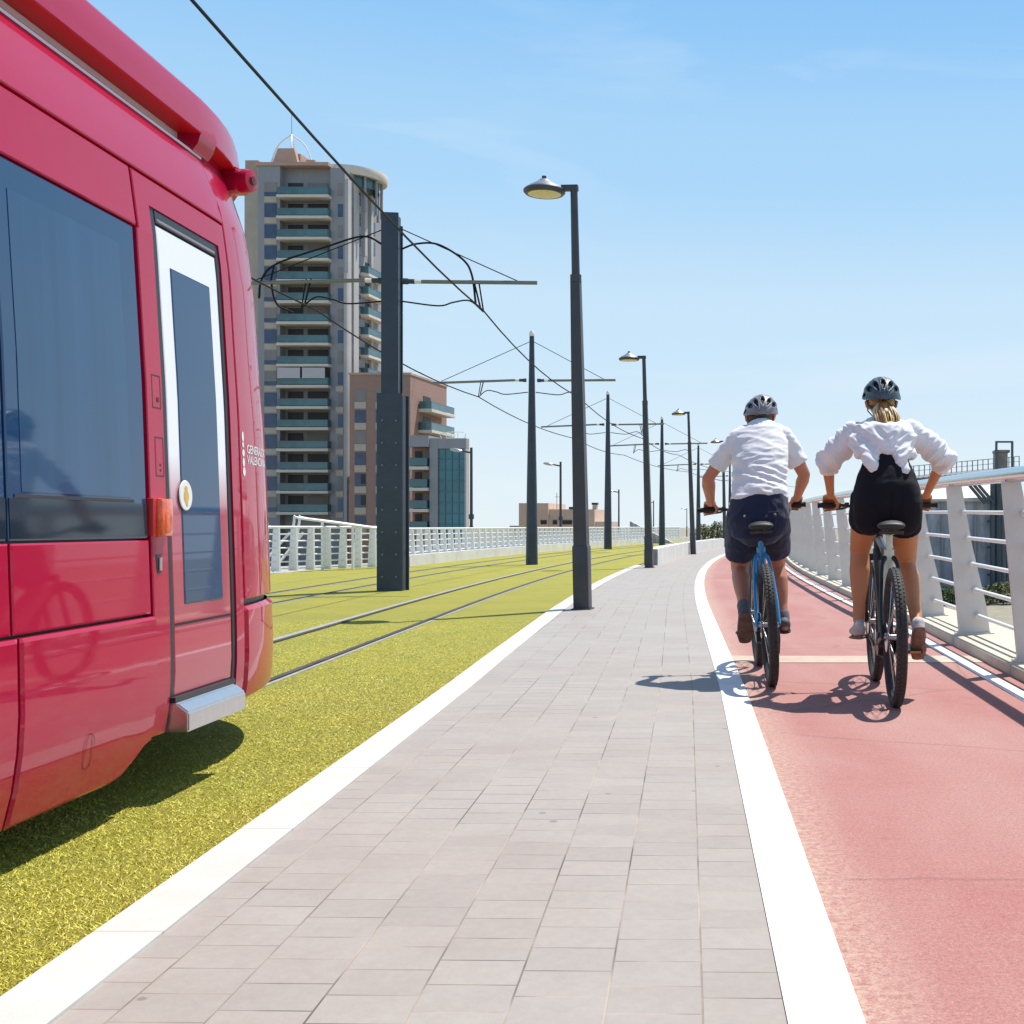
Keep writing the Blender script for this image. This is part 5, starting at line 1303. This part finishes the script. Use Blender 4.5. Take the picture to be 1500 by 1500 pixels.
for a, b, c in ((SHL, EL, WL), (SHR, ER, WR_2)): arm(bm, a, b, c, .86)
hand(bm, WL, -1, .305); hand(bm, WR_2, 1, .305)
leg(bm, HL, KL, AL, 1.05); leg(bm, HR, KR, AR, 1.05)
foot(bm, AL, (-.150, .555, .365), (-.155, .75, .36), .85); foot(bm, AR, (.165, .245, .42), (.17, .37, .275), .85)
wom = person('person', 'woman with blonde ponytail in loose white blouse and black shorts riding a bicycle', remeshed('person', bm, .0068, 5), m_skinB, WOM)
bm = BM()
loft(bm, lv((0, .40, 1.0), (0, .385, 1.06), (0, .372, 1.14), (0, .375, 1.22), (0, .395, 1.30), (0, .42, 1.37), (0, .445, 1.43)), [(.10, .08), (.172, .140), (.202, .162), (.196, .152), (.172, .126), (.140, .100), (.124, .090)], n=28, round_caps=False)
for s in (-1, 1): loft(bm, lv((s*.078, .338, 1.20), (s*.086, .330, 1.13), (s*.095, .345, 1.05)), [.110, .114, .106], n=20)
for h_, k_ in ((HL, KL), (HR, KR)):
    h_, k_ = Vector(h_), Vector(k_); loft(bm, [h_+Vector((0, -.01, .03)), h_.lerp(k_, .25), h_.lerp(k_, .42)], [.112, .108, .101], n=22, round_caps=False)
def cleft(co, no):
    if co.y < .42 and co.z < 1.30:
        a = min(1, max(0, (1.30-co.z)/.16))
        co = co+Vector((0, a*.010*math.exp(-(co.x/.016)**2), 0))
    w = noise.noise(Vector((co.x*14, co.y*14, co.z*26)))
    return co+no*(1-2*abs(w))*.0016
meshobj('cycling_shorts', remeshed('cycling_shorts', bm, .0072, 10, cleft), m_blackc, wom)
# blouse : billowing, sleeves pushed up, tied ends
bm = BM()
loft(bm, lv((0, .455, 1.405), (0, .46, 1.445), (0, .50, 1.50), (0, .56, 1.565), (0, .595, 1.61), (0, .62, 1.63)), [(.150, .120), (.185, .140), (.196, .138), (.170, .108), (.105, .080), (.072, .064)], n=30, round_caps=False)
for sh, el, wr in ((SHL, EL, WL), (SHR, ER, WR_2)):
    sh, el, wr = Vector(sh), Vector(el), Vector(wr); s = -1 if sh.x < 0 else 1
    loft(bm, [sh+Vector((-s*.07, .0, -.012)), sh+Vector((-s*.01, 0, -.012)), sh.lerp(el, .45)+Vector((0, -.015, -.012)), sh.lerp(el, .85)+Vector((s*.003, -.015, -.012)), el+Vector((s*.008, .0, -.010)), el.lerp(wr, .16), el.lerp(wr, .30)], [.064, .072, .078, .074, .066, .056, .050], n=22, round_caps=False)
for x, dz in ((-.095, .0), (.085, -.012)):
    loft(bm, lv((x, .375, 1.46), (x-.004, .325, 1.40), (x+.006, .300, 1.345+dz), (x+.016, .296, 1.30+dz)), [(.062, .030), (.046, .020), (.026, .012), (.010, .007)], n=14)
loft(bm, lv((-.16, .42, 1.435), (-.05, .36, 1.455), (.05, .36, 1.445), (.16, .42, 1.435)), [(.035, .03), (.040, .032), (.040, .032), (.035, .03)], n=14, side=(0, 0, 1))
def blouse_fold(co, no):
    u = co.x*.75+co.z*.65; v = co.z*.75-abs(co.x)*.65
    w1 = noise.noise(Vector((u*5, co.y*5, v*17))); w2 = noise.noise(Vector((u*11+7, co.y*10, v*34))); w3 = noise.noise(Vector((co.x*5, co.y*5, co.z*6+9)))
    f = lambda w: (1-abs(w)*2.6)
    return co+no*(f(w1)*.011+f(w2)*.0055+w3*.016)
meshobj('blouse', remeshed('blouse', bm, .0062, 9, blouse_fold), m_blouse, wom)
m_shoeB = mat('shoe_offwhite', (.50, .49, .48), .7, var=.25, vscale=40); m_soleB = mat('sole_tan', (.20, .125, .085), .7, var=.4, vscale=30)
shoe(wom, 'shoe', AL, (-.150, .545, .375), (-.158, .765, .355), (0, 0, -1), m_shoeB, m_soleB, .98)
shoe(wom, 'shoe', AR, (.165, .235, .425), (.172, .355, .262), (0, -.8, -.6), m_shoeB, m_soleB, .98, 'off white shoe with its tan sole turned to the viewer')
# ponytail and hair
q = random.Random(11); bm = BM()
ellipsoid(bm, (0, .655, 1.755), (.080, .090, .09), 20, 12)
loft(bm, lv((0, .585, 1.735), (.002, .540, 1.715), (.006, .490, 1.665), (.012, .455, 1.61)), [.036, .030, .034, .016], n=16)
hair = meshobj('hair', remeshed('hair', bm, .007, 3), m_blond, wom)
for i in range(84):
    a = q.random()*6.28; r = .022+.034*q.random(); c0 = Vector((math.cos(a)*r*.6, .578+math.sin(a)*r*.3, 1.742)); c1 = Vector((math.cos(a)*r*1.3, .522+math.sin(a)*r*.7-.008, 1.70-.01*q.random())); c2 = Vector((math.cos(a)*r*1.4+.010, .462+math.sin(a)*r*.8, 1.645-.02*q.random())); c3 = Vector((math.cos(a)*r*(.5+.6*q.random())+.016, .425+math.sin(a)*r*.4, 1.555+.045*q.random()))
    bm = BM(); loft(bm, spline([c0, c1, c2, c3], 4), [(.008-.0055*k/12) for k in range(13)], n=6, round_caps=False)
    obj('lock', bm, mat(('hair_blonde', 'hair_light', 'hair_dark')[i % 3], ((.58, .35, .13), (.80, .58, .27), (.36, .19, .07))[i % 3], .4, var=.3, vscale=40), hair, 60)
bm = BM(); lathe(bm, [(.030, -.010), (.040, -.006), (.040, .006), (.030, .010)], 14, mtx=Matrix.Translation((0, .574, 1.730)) @ Matrix.Rotation(R_(35), 4, 'X')); obj('hair_tie', bm, m_blk, hair, 60)
helmet(wom, (0, .665, 1.782), 1.04, R_(9), mat('helmet_slate', (.05, .08, .105), .42, .1, coat=.2), m_blk, 'dark slate blue vented bicycle helmet')
